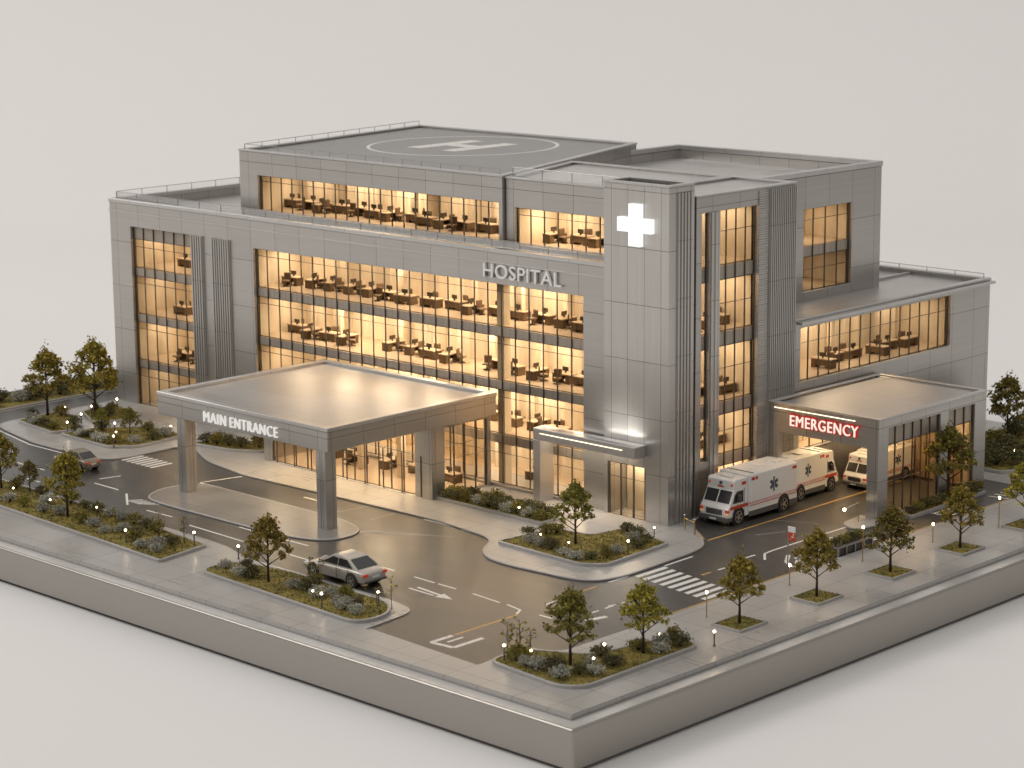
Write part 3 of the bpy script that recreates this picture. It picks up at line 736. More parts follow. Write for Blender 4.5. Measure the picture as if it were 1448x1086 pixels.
def make_tree(h, seed, lm):
    r = random.Random(seed); t = thing('leafy_tree', (0, 0, 0))
    m = MB(); top = Vector((r.uniform(-.08, .08), r.uniform(-.08, .08), h * .9))
    m.tube([(0, 0, -.05), (0.01, 0, h * .25), top * .6, top], [h * .022, h * .016, h * .010, h * .003], 7)
    lf = MB(); nb = 19
    for k in range(nb):
        f = k / (nb - 1); zb = h * (.20 + .62 * f); az = k * 2.4 + r.uniform(-.4, .4)
        ln = h * (.35 * (1 - f) ** .75 + .06) * r.uniform(.8, 1.15); up = .75 + .5 * f
        d = Vector((math.cos(az), math.sin(az), up)).normalized(); b0 = Vector((0, 0, zb)) * 1.0
        mid = b0 + d * ln * .5 + Vector((0, 0, -.01 * h)); end = b0 + d * ln
        m.tube([b0, mid, end], [h * .008 * (1.2 - f), h * .005, h * .002], 5)
        cl = [(end, 1.0)]
        cl.append((b0 + d * ln * .62 + Vector((r.uniform(-.08, .08), r.uniform(-.08, .08), .03)) * h * .6, .7))
        for s in (-1, 1):
            sd = (d + Vector((-math.sin(az), math.cos(az), .1)) * s * .8).normalized(); e2 = mid + sd * ln * r.uniform(.4, .6)
            m.tube([mid, e2], [h * .004, h * .0015], 4); cl.append((e2, .8))
        for c, w in cl:
            rad = h * .052 * w * r.uniform(.8, 1.3)
            for _ in range(int(33 * w)):
                p = Vector((r.gauss(0, 1), r.gauss(0, 1), r.gauss(0, .75))) * rad * .62
                lf.leaf(c + p, h * .046, r)
    for _ in range(46): lf.leaf(top + Vector((r.gauss(0, .03), r.gauss(0, .03), r.gauss(.0, .05))) * h, h * .04, r)
    m.build('trunk', 'bark', t, smooth=True, world=False); lf.build('crown', lm, t, world=False)
    return t
def make_shrub(kind, seed):
    r = random.Random(seed)
    if kind == 'sapling':
        t = thing('slender_sapling', (0, 0, 0)); m = MB(); l = MB()
        m.tube([(0, 0, -.05), (.03, 0, .9), (0, .03, 1.55)], [.03, .022, .008], 5)
        for k in range(10):
            z = .45 + .11 * k; a = r.random() * 6.28; e = Vector((math.cos(a) * .22, math.sin(a) * .22, z + .16)) * 1.0
            m.tube([(0, 0, z), e], [.012, .005], 4)
            for _ in range(6): l.leaf(e + Vector((r.gauss(0, .07), r.gauss(0, .07), r.gauss(0, .07))), .13, r)
        m.build('stem', 'bark', t, world=False); l.build('foliage', 'leafB' if seed % 2 else 'leafA', t, world=False); return t
    t = thing('round_shrub', (0, 0, 0)); m = MB(); l = MB()
    hh = {'grey': .62, 'dark': .66, 'olive': .72}[kind]; nb = 15
    for k in range(nb):
        a = k * 2.4; rr = .5 * math.sqrt((k + .5) / nb); e = Vector((math.cos(a) * rr, math.sin(a) * rr, hh * (1.05 - .8 * rr) * r.uniform(.75, 1.1)))
        m.tube([(0, 0, -.04), e * .5 + Vector((0, 0, .05)), e], [.02, .012, .004], 4)
        for _ in range(34):
            p = Vector((r.gauss(0, .1), r.gauss(0, .1), r.gauss(-.06, .11))); q = e + p
            if q.z > 0: l.leaf(q, .115 if kind == 'grey' else .125, r)
    m.build('stem', 'bark', t, world=False)
    l.build('foliage', {'grey': 'leafG', 'dark': 'leafD', 'olive': 'leafB'}[kind], t, world=False)
    return t
PROTO = {k: [make_shrub(k, s) for s in (1, 2, 3)] for k in ('grey', 'dark', 'olive', 'sapling')}
TREES = {'A': [make_tree(4.7, s, 'leafA') for s in (11, 12, 13, 14)], 'B': [make_tree(4.7, s, 'leafB') for s in (21, 22, 23)]}
PLACED = []   # (object, kind word, place phrase)
def shrub(kind, x, y, z, sc, place):
    o = copy_tree(rnd.choice(PROTO[kind])); o.location = (x, y, z); o.rotation_euler.z = rnd.random() * 6.28
    o.scale = (sc * rnd.uniform(.9, 1.15), sc * rnd.uniform(.9, 1.15), sc * rnd.uniform(.85, 1.2))
    w = {'grey': 'silver-grey shrub', 'dark': 'dark green shrub', 'olive': 'olive shrub', 'sapling': 'slender sapling'}[kind]
    tag(o, None, 'sapling' if kind == 'sapling' else 'shrub', {'sapling': 'saplings', 'grey': 'silver-grey shrubs', 'dark': 'dark green shrubs', 'olive': 'olive shrubs'}[kind] + ' ' + place)
    PLACED.append((o, w, place)); return o
def tree(v, x, y, z, h, label, i=0):
    o = copy_tree(TREES[v][i % len(TREES[v])]); o.location = (x, y, z); o.rotation_euler.z = rnd.random() * 6.28
    o.scale = (h / 4.7 * rnd.uniform(.92, 1.05),) * 2 + (h / 4.7,)
    return tag(o, label, 'tree', 'model trees around the hospital')

# bed 1, front left
z = bed('planting_bed', [(-73.5, 6.0), (-41.6, 4.35), (-42.4, 9.1), (-48.5, 9.6), (-73.5, 10.4)], 'long kerbed mossy bed along the front edge at the far left')
b1 = 'in the long front-left bed'
for k, x, y in (('grey', -64.5, 6.4), ('grey', -62.6, 6.7), ('olive', -60.6, 6.5), ('grey', -60.2, 8.2), ('grey', -58.2, 6.6), ('grey', -56.6, 7.0), ('olive', -53.6, 6.6), ('grey', -52.2, 6.6), ('grey', -50.3, 6.2), ('grey', -49.4, 7.1), ('dark', -48.1, 7.2), ('olive', -46.7, 6.0),
                ('grey', -45.2, 5.5), ('grey', -44.2, 6.2), ('dark', -44.3, 7.4), ('grey', -43.5, 5.5), ('olive', -58.8, 9.4), ('dark', -56.9, 9.3), ('dark', -55.2, 9.2), ('grey', -53.6, 9.2), ('grey', -52.1, 9.1), ('olive', -50.6, 9.0), ('dark', -49.0, 8.9), ('olive', -47.6, 8.7), ('dark', -62.4, 9.3), ('olive', -65.5, 9.2)):
    shrub(k, x, y, z, rnd.uniform(.85, 1.15), b1)
for x, y in ((-52.7, 7.6), (-51.0, 7.7), (-46.4, 8.0), (-44.0, 8.3), (-45.3, 7.1), (-59.6, 9.6)): shrub('sapling', x, y, z, rnd.uniform(.8, 1.1), b1)
tree('A', -55.66, 6.9, z, 5.2, 'mustard tree in the long front-left bed, nearest the dark car', 0)
tree('A', -66.6, 8.6, z, 4.6, 'mustard tree cut by the left edge of the photo', 1)
tree('B', -64.0, 9.4, z, 2.6, 'small thin tree between two bigger trees at the far left', 0)
# bed 2, in front of the car
z = bed('planting_bed', [(-38.0, 4.67), (-21.6, 3.95), (-21.3, 6.5), (-23.2, 8.4), (-33.7, 8.75), (-38.1, 7.7)], 'kerbed mossy bed with rounded end in front of the silver car', radius=1.2)
b2 = 'in the bed before the silver car'
for k, x, y in (('dark', -36.0, 7.3), ('grey', -36.9, 6.2), ('grey', -34.8, 5.7), ('dark', -34.0, 6.0), ('olive', -29.9, 8.0), ('grey', -30.0, 6.2), ('dark', -29.1, 6.6), ('grey', -27.5, 6.0), ('grey', -26.7, 6.6), ('grey', -25.2, 5.7), ('grey', -24.2, 5.4), ('dark', -24.0, 6.2), ('grey', -23.0, 5.2), ('olive', -26.2, 7.2)):
    shrub(k, x, y, z, rnd.uniform(.85, 1.15), b2)
for x, y in ((-29.6, 7.2), (-23.0, 7.0), (-22.2, 7.5), (-28.8, 7.3)): shrub('sapling', x, y, z, rnd.uniform(.75, 1.05), b2)
tree('A', -32.4, 6.1, z, 4.75, 'mustard tree in the bed before the silver car', 2)
# bed 3, front corner
z = bed('planting_bed', [(-10.6, 4.25), (-4.5, 3.7), (-3.3, 4.7), (-3.4, 14.9), (-5.8, 15.1), (-7.0, 9.2), (-10.8, 7.2)], 'kerbed mossy corner bed nearest the front corner of the plinth', radius=0.8)
b3 = 'in the front corner bed'
for k, x, y in (('olive', -9.4, 5.4), ('grey', -8.2, 5.0), ('grey', -7.3, 5.0), ('dark', -6.4, 5.4), ('grey', -5.4, 4.8), ('dark', -5.0, 6.0), ('grey', -4.4, 6.6), ('grey', -5.6, 7.6), ('dark', -4.6, 8.4), ('dark', -6.3, 9.3), ('grey', -4.2, 12.1), ('grey', -4.8, 12.9), ('dark', -4.2, 13.9), ('olive', -5.0, 14.2), ('olive', -5.4, 11.6), ('olive', -9.9, 6.3)):
    shrub(k, x, y, z, rnd.uniform(.8, 1.1), b3)
for x, y in ((-9.6, 5.9), (-9.0, 6.2), (-10.0, 5.3)): shrub('sapling', x, y, z, rnd.uniform(1.1, 1.35), b3)
tree('B', -6.56, 6.92, z, 4.9, 'dark olive tree in the front corner bed, left of the pair', 0)
tree('A', -4.84, 11.33, z, 4.6, 'mustard tree in the front corner bed, right of the pair', 3)
# island bed by the tower door
z = bed('planting_bed', [(-28.3, 22.9), (-20.1, 22.6), (-18.7, 23.7), (-19.1, 30.6), (-24.0, 31.6), (-24.6, 28.6), (-27.6, 28.2)], 'kerbed mossy bed with a tree in front of the tower door', base=.12, radius=.5)
b4 = 'in the bed before the tower door'
for k, x, y in (('dark', -27.7, 25.6), ('grey', -26.2, 24.2), ('grey', -24.9, 23.9), ('dark', -24.0, 23.9), ('grey', -22.4, 23.5), ('grey', -21.2, 23.3), ('dark', -20.4, 24.0), ('olive', -19.8, 24.9), ('grey', -20.0, 26.1), ('dark', -19.9, 28.2), ('dark', -20.4, 29.6), ('dark', -22.0, 30.6), ('grey', -21.4, 29.4), ('dark', -23.2, 30.8), ('olive', -26.6, 27.3), ('olive', -27.0, 26.6)):
    shrub(k, x, y, z, rnd.uniform(.85, 1.1), b4)
tree('B', -23.74, 26.1, z, 4.6, 'olive tree in the bed before the tower door', 1)
# hedge strip by the lobby
z = bed('planting_bed', [(-40.1, 28.6), (-29.1, 28.4), (-29.4, 30.4), (-38.4, 30.9), (-39.9, 30.4)], 'narrow hedge bed along the glass front right of the lobby', base=.12, radius=.3)
b5 = 'in the hedge bed by the lobby'
for k in range(20):
    x = -39.4 + (k // 2) * 1.05 + rnd.uniform(-.15, .15); y = 29.2 + (k % 2) * .9 + rnd.uniform(-.15, .15)
    shrub(('dark', 'olive', 'dark', 'dark', 'olive', 'dark', 'grey', 'olive')[k % 8] if x < -33.5 else ('grey', 'dark', 'olive', 'dark')[k % 4], x, y, z, rnd.uniform(.95, 1.2), b5)
# left plaza beds
z = bed('planting_bed', [(-85.7, 22.9), (-79.4, 22.2), (-79.0, 24.4), (-83.0, 27.5), (-86.3, 27.6)], 'kerbed mossy bed at the far left corner of the plaza', base=.12)
b6 = 'in the far left plaza bed'
for k, x, y in (('dark', -85.4, 24.4), ('grey', -84.4, 23.6), ('grey', -83.4, 23.3), ('dark', -82.3, 23.3), ('dark', -81.2, 23.2), ('olive', -80.4, 23.0), ('olive', -84.4, 26.6), ('dark', -80.6, 25.2)): shrub(k, x, y, z, rnd.uniform(.85, 1.1), b6)
tree('A', -86.0 + .6, 25.9, z, 6.2, 'tall mustard tree at the far left corner of the plaza', 1)
z = bed('planting_bed', [(-78.8, 22.4), (-71.7, 22.2), (-70.0, 24.0), (-70.5, 29.2), (-75.0, 29.4), (-78.2, 26.0)], 'kerbed mossy bed left of the striped side crossing', base=.12)
b7 = 'in the bed left of the side crossing'
for k, x, y in (('dark', -78.0, 23.6), ('grey', -76.6, 23.1), ('dark', -75.8, 23.3), ('grey', -74.2, 22.9), ('grey', -73.2, 22.9), ('olive', -72.4, 23.4), ('grey', -71.4, 24.6), ('dark', -71.0, 26.2), ('grey', -71.2, 27.6), ('dark', -77.0, 25.5), ('olive', -74.0, 28.0)): shrub(k, x, y, z, rnd.uniform(.85, 1.1), b7)
tree('B', -76.2, 24.9, z, 2.3, 'small thin tree in the bed left of the side crossing', 2)
tree('B', -73.0, 25.4, z, 2.7, 'small olive tree in front of the left glass bay', 1)
z = bed('planting_bed', [(-84.6, 28.8), (-80.6, 27.0), (-78.9, 29.0), (-80.0, 32.0), (-84.8, 32.6)], 'small lit bed by the left corner of the building', base=.12)
b8 = 'in the small bed by the left corner'
for k, x, y in (('dark', -83.6, 29.6), ('olive', -82.6, 30.6), ('dark', -81.0, 29.0), ('olive', -80.4, 30.6)): shrub(k, x, y, z, rnd.uniform(.9, 1.1), b8)
tree('A', -81.6, 28.2, z, 7.2, 'tall mustard tree close to the left corner of the building', 0)
z = bed('planting_bed', [(-67.6, 27.5), (-63.4, 28.2), (-61.0, 29.6), (-61.5, 31.8), (-67.6, 31.0)], 'dark shrub bed behind the left canopy column', base=.12)
b9 = 'in the bed behind the left canopy column'
for k, x, y in (('dark', -66.9, 28.6), ('olive', -65.6, 28.6), ('dark', -64.6, 29.0), ('dark', -63.4, 29.3), ('olive', -62.2, 30.2), ('grey', -66.2, 29.6)): shrub(k, x, y, z, rnd.uniform(1.1, 1.35), b9)
# left verge
z = bed('planting_bed', [(-97.1, 12.5), (-91.1, 12.3), (-91.0, 78.6), (-97.1, 78.8)], 'long mossy verge along the left edge of the plinth', base=.03, tufts=5, kh=.12)
bv = 'on the left verge'
for k in range(24):
    y = 24 + k * 1.05; shrub(rnd.choice(('dark', 'dark', 'grey', 'olive')), -93.4 + rnd.uniform(-1.6, .9), y, z, rnd.uniform(1.2, 1.7), bv)
tree('A', -93.8, 51.5, z, 6.6, 'mustard tree on the verge half hidden by the building corner', 2)
# east wall bed, rear garden
z = bed('planting_bed', [(-12.45, 47.9), (-11.1, 47.6), (-11.2, 57.5), (-12.45, 57.5)], 'narrow dark bed along the emergency bay side wall', base=.03, radius=.15)
be = 'in the bed along the emergency bay'
for k in range(10): shrub(('dark', 'olive', 'dark', 'dark')[k % 4], -11.8, 48.5 + k * .95, z, rnd.uniform(.85, 1.1), be)
tree('B', -11.75, 53.2, z, 6.0, 'tall dark tree against the side glass of the emergency bay', 2)
z = bed('planting_bed', [(-21.5, 63.6), (-13.7, 63.4), (-12.4, 66.0), (-12.6, 78.3), (-21.8, 78.3)], 'dark mossy garden bed behind the emergency bay', base=.03)
bg = 'in the garden behind the emergency bay'
for k, x, y in (('dark', -15.2, 65.0), ('dark', -14.2, 66.2), ('dark', -16.4, 66.4), ('dark', -17.4, 69.6), ('dark', -15.2, 69.0), ('grey', -14.2, 69.4), ('dark', -13.8, 72.0), ('olive', -19.2, 71.0), ('dark', -19.6, 74.6), ('dark', -15.8, 72.4), ('grey', -13.2, 68.0), ('dark', -20.4, 76.6), ('olive', -17.0, 75.8)): shrub(k, x, y, z, rnd.uniform(1.5, 2.1), bg)
tree('B', -18.9, 72.4, z, 5.9, 'dark tree in the rear garden right of the low wing', 0)
tree('B', -15.2, 73.6, z, 4.4, 'dark tree cut by the right edge of the photo', 1)
# pavement trees in square pits
for i, (x, y, h) in enumerate(((-4.5, 19.86, 4.55), (-4.4, 27.5, 4.7), (-4.2, 35.2, 4.7), (-4.05, 43.1, 4.7), (-4.0, 51.2, 4.9))):
    od = ('nearest the front corner', 'second from the front corner', 'opposite the dark trough', 'second from the right edge', 'at the right edge of the photo')[i]
    z = bed('tree_pit', [(x - 1.15, y - 1.35), (x + 1.15, y - 1.35), (x + 1.15, y + 1.35), (x - 1.15, y + 1.35)], 'square kerbed tree pit in the right-hand pavement, ' + od, kh=.16, kw=.13, radius=.06, cat='tree pit', group='tree pits along the right-hand pavement', tufts=36)
    tree('B' if i in (2,) else 'A', x, y, z, h, 'pavement tree in a square pit, ' + od, i + 1)

# ------------------------------------------------------------------ lamps, posts, small street furniture
def globe_lamp(h=0.95):
    t = thing('globe_lamp', (0, 0, 0)); m = MB(); m.tube([(0, 0, -.03), (0, 0, h - .12)], .045, 7); m.tube([(0, 0, 0), (0, 0, .06)], .09, 8)
    m.build('post', 'bumper', t, world=False); MB().sphere((0, 0, h - .05), .078).build('globe', 'globe', t, smooth=True, world=False); return t
GL = globe_lamp(); LP = []
def lamp(x, y, z, place, s=1.0):
    o = copy_tree(GL); o.location = (x, y, z); o.scale = (s, s, s); tag(o, None, 'lamp', 'small globe lamps ' + place); PLACED.append((o, 'globe lamp', place)); LP.append(o)
for q in ((-58.5, 7.4), (-54.2, 8.4), (-63.5, 7.6)): lamp(*q, .24, 'in the long front-left bed', .8)
for q in ((-27.0, 5.2), (-34.2, 7.6)): lamp(*q, .24, 'in the bed before the silver car', .75)
for q in ((-5.0, 7.2), (-8.6, 5.8), (-5.2, 13.2)): lamp(*q, .24, 'in the front corner bed', .75)
for q in ((-25.6, 24.6), (-22.8, 24.4)): lamp(*q, .29, 'in the bed before the tower door', .7)
for q in ((-73.0, 24.0), (-71.4, 28.4)): lamp(*q, .29, 'in the bed left of the side crossing', .8)
for x, y in ((-47.0, 5.6), (-43.0, 8.4)): lamp(x, y, .24, b1)
lamp(-38.5, 8.6, .07, 'on the walk between the two front beds')
for x, y in ((-25.6, 4.7), (-23.2, 7.3)): lamp(x, y, .24, b2)
for x, y in ((-9.95, 4.95), (-5.8, 9.0)): lamp(x, y, .24, b3)
lamp(-3.0, 15.6, .07, 'on the pavement beside the front corner bed')
lamp(-19.4, 26.6, .29, b4); lamp(-20.8, 30.9, .29, b4, .8); lamp(-31.5, 28.6, .29, b5, .8)
for x, y in ((-71.3, 22.5), (-75.2, 25.5)): lamp(x, y, .29, b7)
lamp(-79.1, 23.5, .12, 'on the path between the left plaza beds')
for x, y in ((-83.0, 31.5), (-82.2, 28.2)): lamp(x, y, .29, b8)
for x, y in ((-80.9, 26.2), (-84.2, 26.9)): lamp(x, y, .2, 'on the plaza behind the far left bed', .9)
for x, y in ((-15.0, 67.2), (-14.0, 70.6)): lamp(x, y, .1, bg)
for i, (x, y, h) in enumerate(((-6.98, 19.73, 1.5), (-7.38, 28.6, 1.25), (-7.13, 36.2, 2.3), (-6.44, 43.4, 1.2), (-5.14, 49.6, 2.1))):
    t = thing('light_post', (x, y, .075), 'slim lit post on the right-hand pavement, ' + ('by the zebra crossing', 'in front of the road sign', 'beside the dark trough', 'between the third and fourth pit trees', 'beside the right edge tree')[i], 'post', 'slim lit posts on the pavement')
    MB().tube([(x, y, .07), (x, y, .075 + h)], .035, 6).build('post', 'gold', t); MB().tube([(x, y, .075 + h), (x, y, .075 + h + .16)], .06, 8).build('lamp_head', 'globe', t)
    MB().tube([(x, y, .07), (x, y, .1)], .1, 8).build('foot', 'rail', t)
for i, (x, y) in enumerate(((-20.9, 34.3), (-19.55, 33.75))):
    t = thing('brass_bollard', (x, y, .12), ('brass bollard nearest the tower corner by the ambulance lane', 'brass bollard at the kerb tip by the ambulance lane')[i], 'bollard', 'brass bollards by the ambulance lane')
    MB().tube([(x, y, .1), (x, y, 1.15)], .06, 8).build('post', 'gold', t); MB().sphere((x, y, 1.2), .1).build('cap', 'rail', t, smooth=True)
tag(MB().tube([(-20.85, 34.28, 1.0), (-19.6, 33.77, 1.0)], .025, 6).build('brass_rail', 'gold'), 'brass rail joining the two bollards by the ambulance lane', 'rail')
sg = thing('road_sign', (-10.36, 32.3, .01), 'small red and white sign on a pole beside the ambulance lane', 'sign')
MB().tube([(-10.36, 32.3, 0), (-10.36, 32.3, 2.75)], .04, 6).build('pole', 'rail', sg)
MB().box(-10.32, 32.22, 1.75, -9.72, 32.28, 2.35).build('red_panel', 'red', sg, bevel=.02); MB().box(-10.32, 32.22, 2.36, -9.72, 32.28, 2.75).build('white_panel', 'plate', sg, bevel=.02)
m = MB()
for k, (a, b) in enumerate(((.08, .2), (.26, .3), (.4, .5), (.1, .25), (.34, .5))): m.box(-10.32 + a, 32.205, 1.85 + .17 * (k % 3), -10.32 + b, 32.219, 1.93 + .17 * (k % 3))
m.build('panel_marks', 'plate', sg)
sl = thing('bent_street_lamp', (-13.3, 44.3, .11), 'small bent-arm street lamp on the island before the bay pillar', 'street lamp')
m = MB(); m.tube([(-13.3, 44.3, .1), (-13.3, 44.3, 1.55)], .04, 6); m.tube([(-13.3, 44.3, 1.5), (-13.75, 43.4, 1.15)], .035, 6); m.build('post', 'rail', sl)
MB().sphere((-13.8, 43.3, 1.1), .11).build('lamp_head', 'globe', sl, smooth=True)
tr = thing('plant_trough', (-9.7, 38, .01), 'dark rectangular plant trough with grey frame beside the right-hand pavement', 'trough')
MB().box(-10.4, 36.1, .006, -9.06, 39.9, .62).build('trough_body', 'frame', tr, bevel=.03)
m = MB(); m.ring([(-10.48, 36.0), (-8.98, 36.0), (-8.98, 40.0), (-10.48, 40.0)], [(-10.25, 36.25), (-9.2, 36.25), (-9.2, 39.75), (-10.25, 39.75)], .621, .72)
for y in (36.0, 36.9, 37.9, 38.9, 39.86): m.box(-9.05, y, .01, -8.96, y + .12, .62)
m.build('trough_frame', 'rail', tr)
for k in range(4): shrub(('dark', 'olive')[k % 2], -9.75, 36.8 + k * .85, .6, .8, 'in the dark trough')

# ------------------------------------------------------------------ vehicles
def wheel(t, x, y, r, w, sgn):
    m = MB(); m.tube([(x, y - w / 2, r), (x, y + w / 2, r)], r, 20); o = m.build('wheel', 'rubber', t, world=False, bevel=.03)
    yo = y + sgn * (w / 2 + .004); m = MB(); m.tube([(x, yo - sgn * .05, r), (x, yo, r)], r * .3, 10)
    for k in range(5):
        a = k * 1.2566; c, s = math.cos(a), math.sin(a); c2, s2 = -s, c
        q = [(r * .15, -.05), (r * .66, -.035), (r * .66, .035), (r * .15, .05)]
        m.add([(x + c * u + c2 * v, yo - sgn * .02, r + s * u + s2 * v) for u, v in q] + [(x + c * u + c2 * v, yo + sgn * .005, r + s * u + s2 * v) for u, v in q],
              [(0, 1, 2, 3), (7, 6, 5, 4), (0, 4, 5, 1), (1, 5, 6, 2), (2, 6, 7, 3), (3, 7, 4, 0)])
    n = 20; rg = [(math.cos(2 * math.pi * k / n), math.sin(2 * math.pi * k / n)) for k in range(n)]
    vs = [(x + c * rr, yo + sgn * .006, r + s * rr) for rr in (r * .72, r * .62) for c, s in rg] + [(x + c * rr, yo - sgn * .03, r + s * rr) for rr in (r * .72, r * .62) for c, s in rg]
    fs = []
    for k in range(n):
        j = (k + 1) % n; fs += [(k, j, n + j, n + k), (2 * n + k, 3 * n + k, 3 * n + j, 2 * n + j), (k, 2 * n + k, 2 * n + j, j), (n + k, n + j, 3 * n + j, 3 * n + k)]
    m.add(vs, fs); m.build('rim', 'rim', o, world=False)
def quadpatch(pts, off):
    """thin slab on four points, pushed out along their normal"""
    p = [Vector(q) for q in pts]; n = (p[1] - p[0]).cross(p[3] - p[0]).normalized()
    a = [q + n * off for q in p]; b = [q - n * .02 for q in p]
    return [tuple(v) for v in a + b], [(0, 1, 2, 3), (7, 6, 5, 4), (0, 4, 5, 1), (1, 5, 6, 2), (2, 6, 7, 3), (3, 7, 4, 0)]
def make_car(loc, rz, label, paint, dark=False):
    t = thing('sedan_car', loc, label, 'car', rz=rz)
    st = [(-3.02, .52, .92, .78), (-2.94, .40, 1.12, .98), (-2.55, .33, 1.235, 1.08), (-1.9, .30, 1.26, 1.13), (-.8, .28, 1.25, 1.15), (.5, .28, 1.23, 1.15), (1.4, .29, 1.17, 1.13), (2.1, .31, 1.08, 1.1), (2.65, .36, .95, 1.02), (2.95, .44, .80, .88), (3.02, .5, .7, .72)]
    vs = []; fs = []; n = 0
    for x, zl, zh, hw in st:
        zm = zl + (zh - zl) * .55
        half = [(hw * .80, zl), (hw * .95, zl + .1), (hw, zm), (hw * .975, zh - .13), (hw * .88, zh - .03), (hw * .45, zh + .02)]
        sec = half + [(-a, b) for a, b in half[::-1]]; n = len(sec); vs += [(x, a, b) for a, b in sec]
    for i in range(len(st) - 1):
        for k in range(n): fs.append((i * n + k, i * n + (k + 1) % n, (i + 1) * n + (k + 1) % n, (i + 1) * n + k))
    fs += [tuple(range(n)), tuple(range(len(st) * n - 1, (len(st) - 1) * n - 1, -1))]
    b = MB().add(vs, fs).build('body', paint, t, smooth=True, world=False)
    sd = b.modifiers.new('s', 'SUBSURF'); sd.levels = sd.render_levels = 2
    # cabin: side profile rings
    cab = [(-2.35, 1.20, .98), (-1.32, 1.78, .80), (-.55, 1.89, .77), (.15, 1.87, .78), (1.45, 1.15, .99)]
    vs = []; fs = []
    for x, zz, hw in cab: vs += [(x, -hw, zz), (x, hw, zz), (x, -1.02, 1.12), (x, 1.02, 1.12)]
    for i in range(4):
        a, c = 4 * i, 4 * i + 4; fs += [(a, a + 1, c + 1, c), (a, c, c + 2, a + 2), (a + 1, a + 3, c + 3, c + 1), (a + 2, c + 2, c + 3, a + 3)]
    fs += [(0, 2, 3, 1), (16, 17, 19, 18)]
    MB().add(vs, fs).build('cabin', paint, t, smooth=False, world=False, bevel=.06, segs=3)
    def glass(nm, pts):
        v, f = quadpatch(pts, .035); MB().add(v, f).build(nm, 'autoglass', t, world=False)
    glass('rear_window', [(-2.24, .84, 1.265), (-2.24, -.84, 1.265), (-1.42, -.70, 1.725), (-1.42, .70, 1.725)])
    glass('windscreen', [(1.36, -.84, 1.2), (1.36, .84, 1.2), (.26, .70, 1.81), (.26, -.70, 1.81)])
    for s in (-1, 1):
        for a, bb, c, d in ((-1.85, -.50, -.50, -1.22), (-.38, 1.02, .08, -.38)):
            pts = [(a, s * .985, 1.27), (bb, s * .985, 1.27), (c, s * .835, 1.74), (d, s * .835, 1.70)]
            if s > 0: pts = pts[::-1]
            glass('side_window', pts)
        m = MB(); m.box(-.46, s * 1.135 - .012, .42, -.44, s * 1.135 + .012, 1.2); m.box(1.05, s * 1.13 - .012, .42, 1.07, s * 1.13 + .012, 1.15); m.box(-1.55, s * 1.135 - .012, .7, -1.53, s * 1.135 + .012, 1.2); m.build('door_seam', 'bumper', t, world=False)
        for x in (-.75, .55): MB().box(x, min(s * 1.14, s * 1.18), 1.0, x + .24, max(s * 1.14, s * 1.18), 1.05).build('door_handle', 'rim', t, world=False)
        MB().box(1.0, min(s * 1.05, s * 1.3), 1.2, 1.2, max(s * 1.05, s * 1.3), 1.36).build('wing_mirror', paint, t, world=False, bevel=.04)
        m = MB(); m.box(-3.0, min(s * .6, s * 1.02), .86, -2.84, max(s * .6, s * 1.02), 1.06); m.build('tail_light', 'redlamp', t, world=False, bevel=.03)
        MB().box(2.66, min(s * .6, s * .98), .72, 2.93, max(s * .6, s * .98), .88).build('headlight', 'plate', t, world=False, bevel=.03)
        for x in (1.87, -1.85):
            m = MB(); m.tube([(x, s * .7, .50), (x, s * 1.125, .50)], .535, 24); m.build('wheel_arch', 'rubber', t, world=False)
            wheel(t, x, s * 1.02, .47, .28, s)
    MB().box(-3.05, -.95, .46, -2.9, .95, .62).build('bumper', 'bumper', t, world=False, bevel=.04)
    MB().box(-3.04, -.32, .74, -3.0, .32, .88).build('number_plate', 'plate', t, world=False)
    return t
make_car((-29.75, 10.35, .006), R(180), 'silver saloon car parked beside the front kerb', 'silver')
make_car((-68.6, 17.0, .006), R(180), 'dark bronze saloon car on the left road, partly behind a tree', 'bronze').scale = (.72, .72, .8)

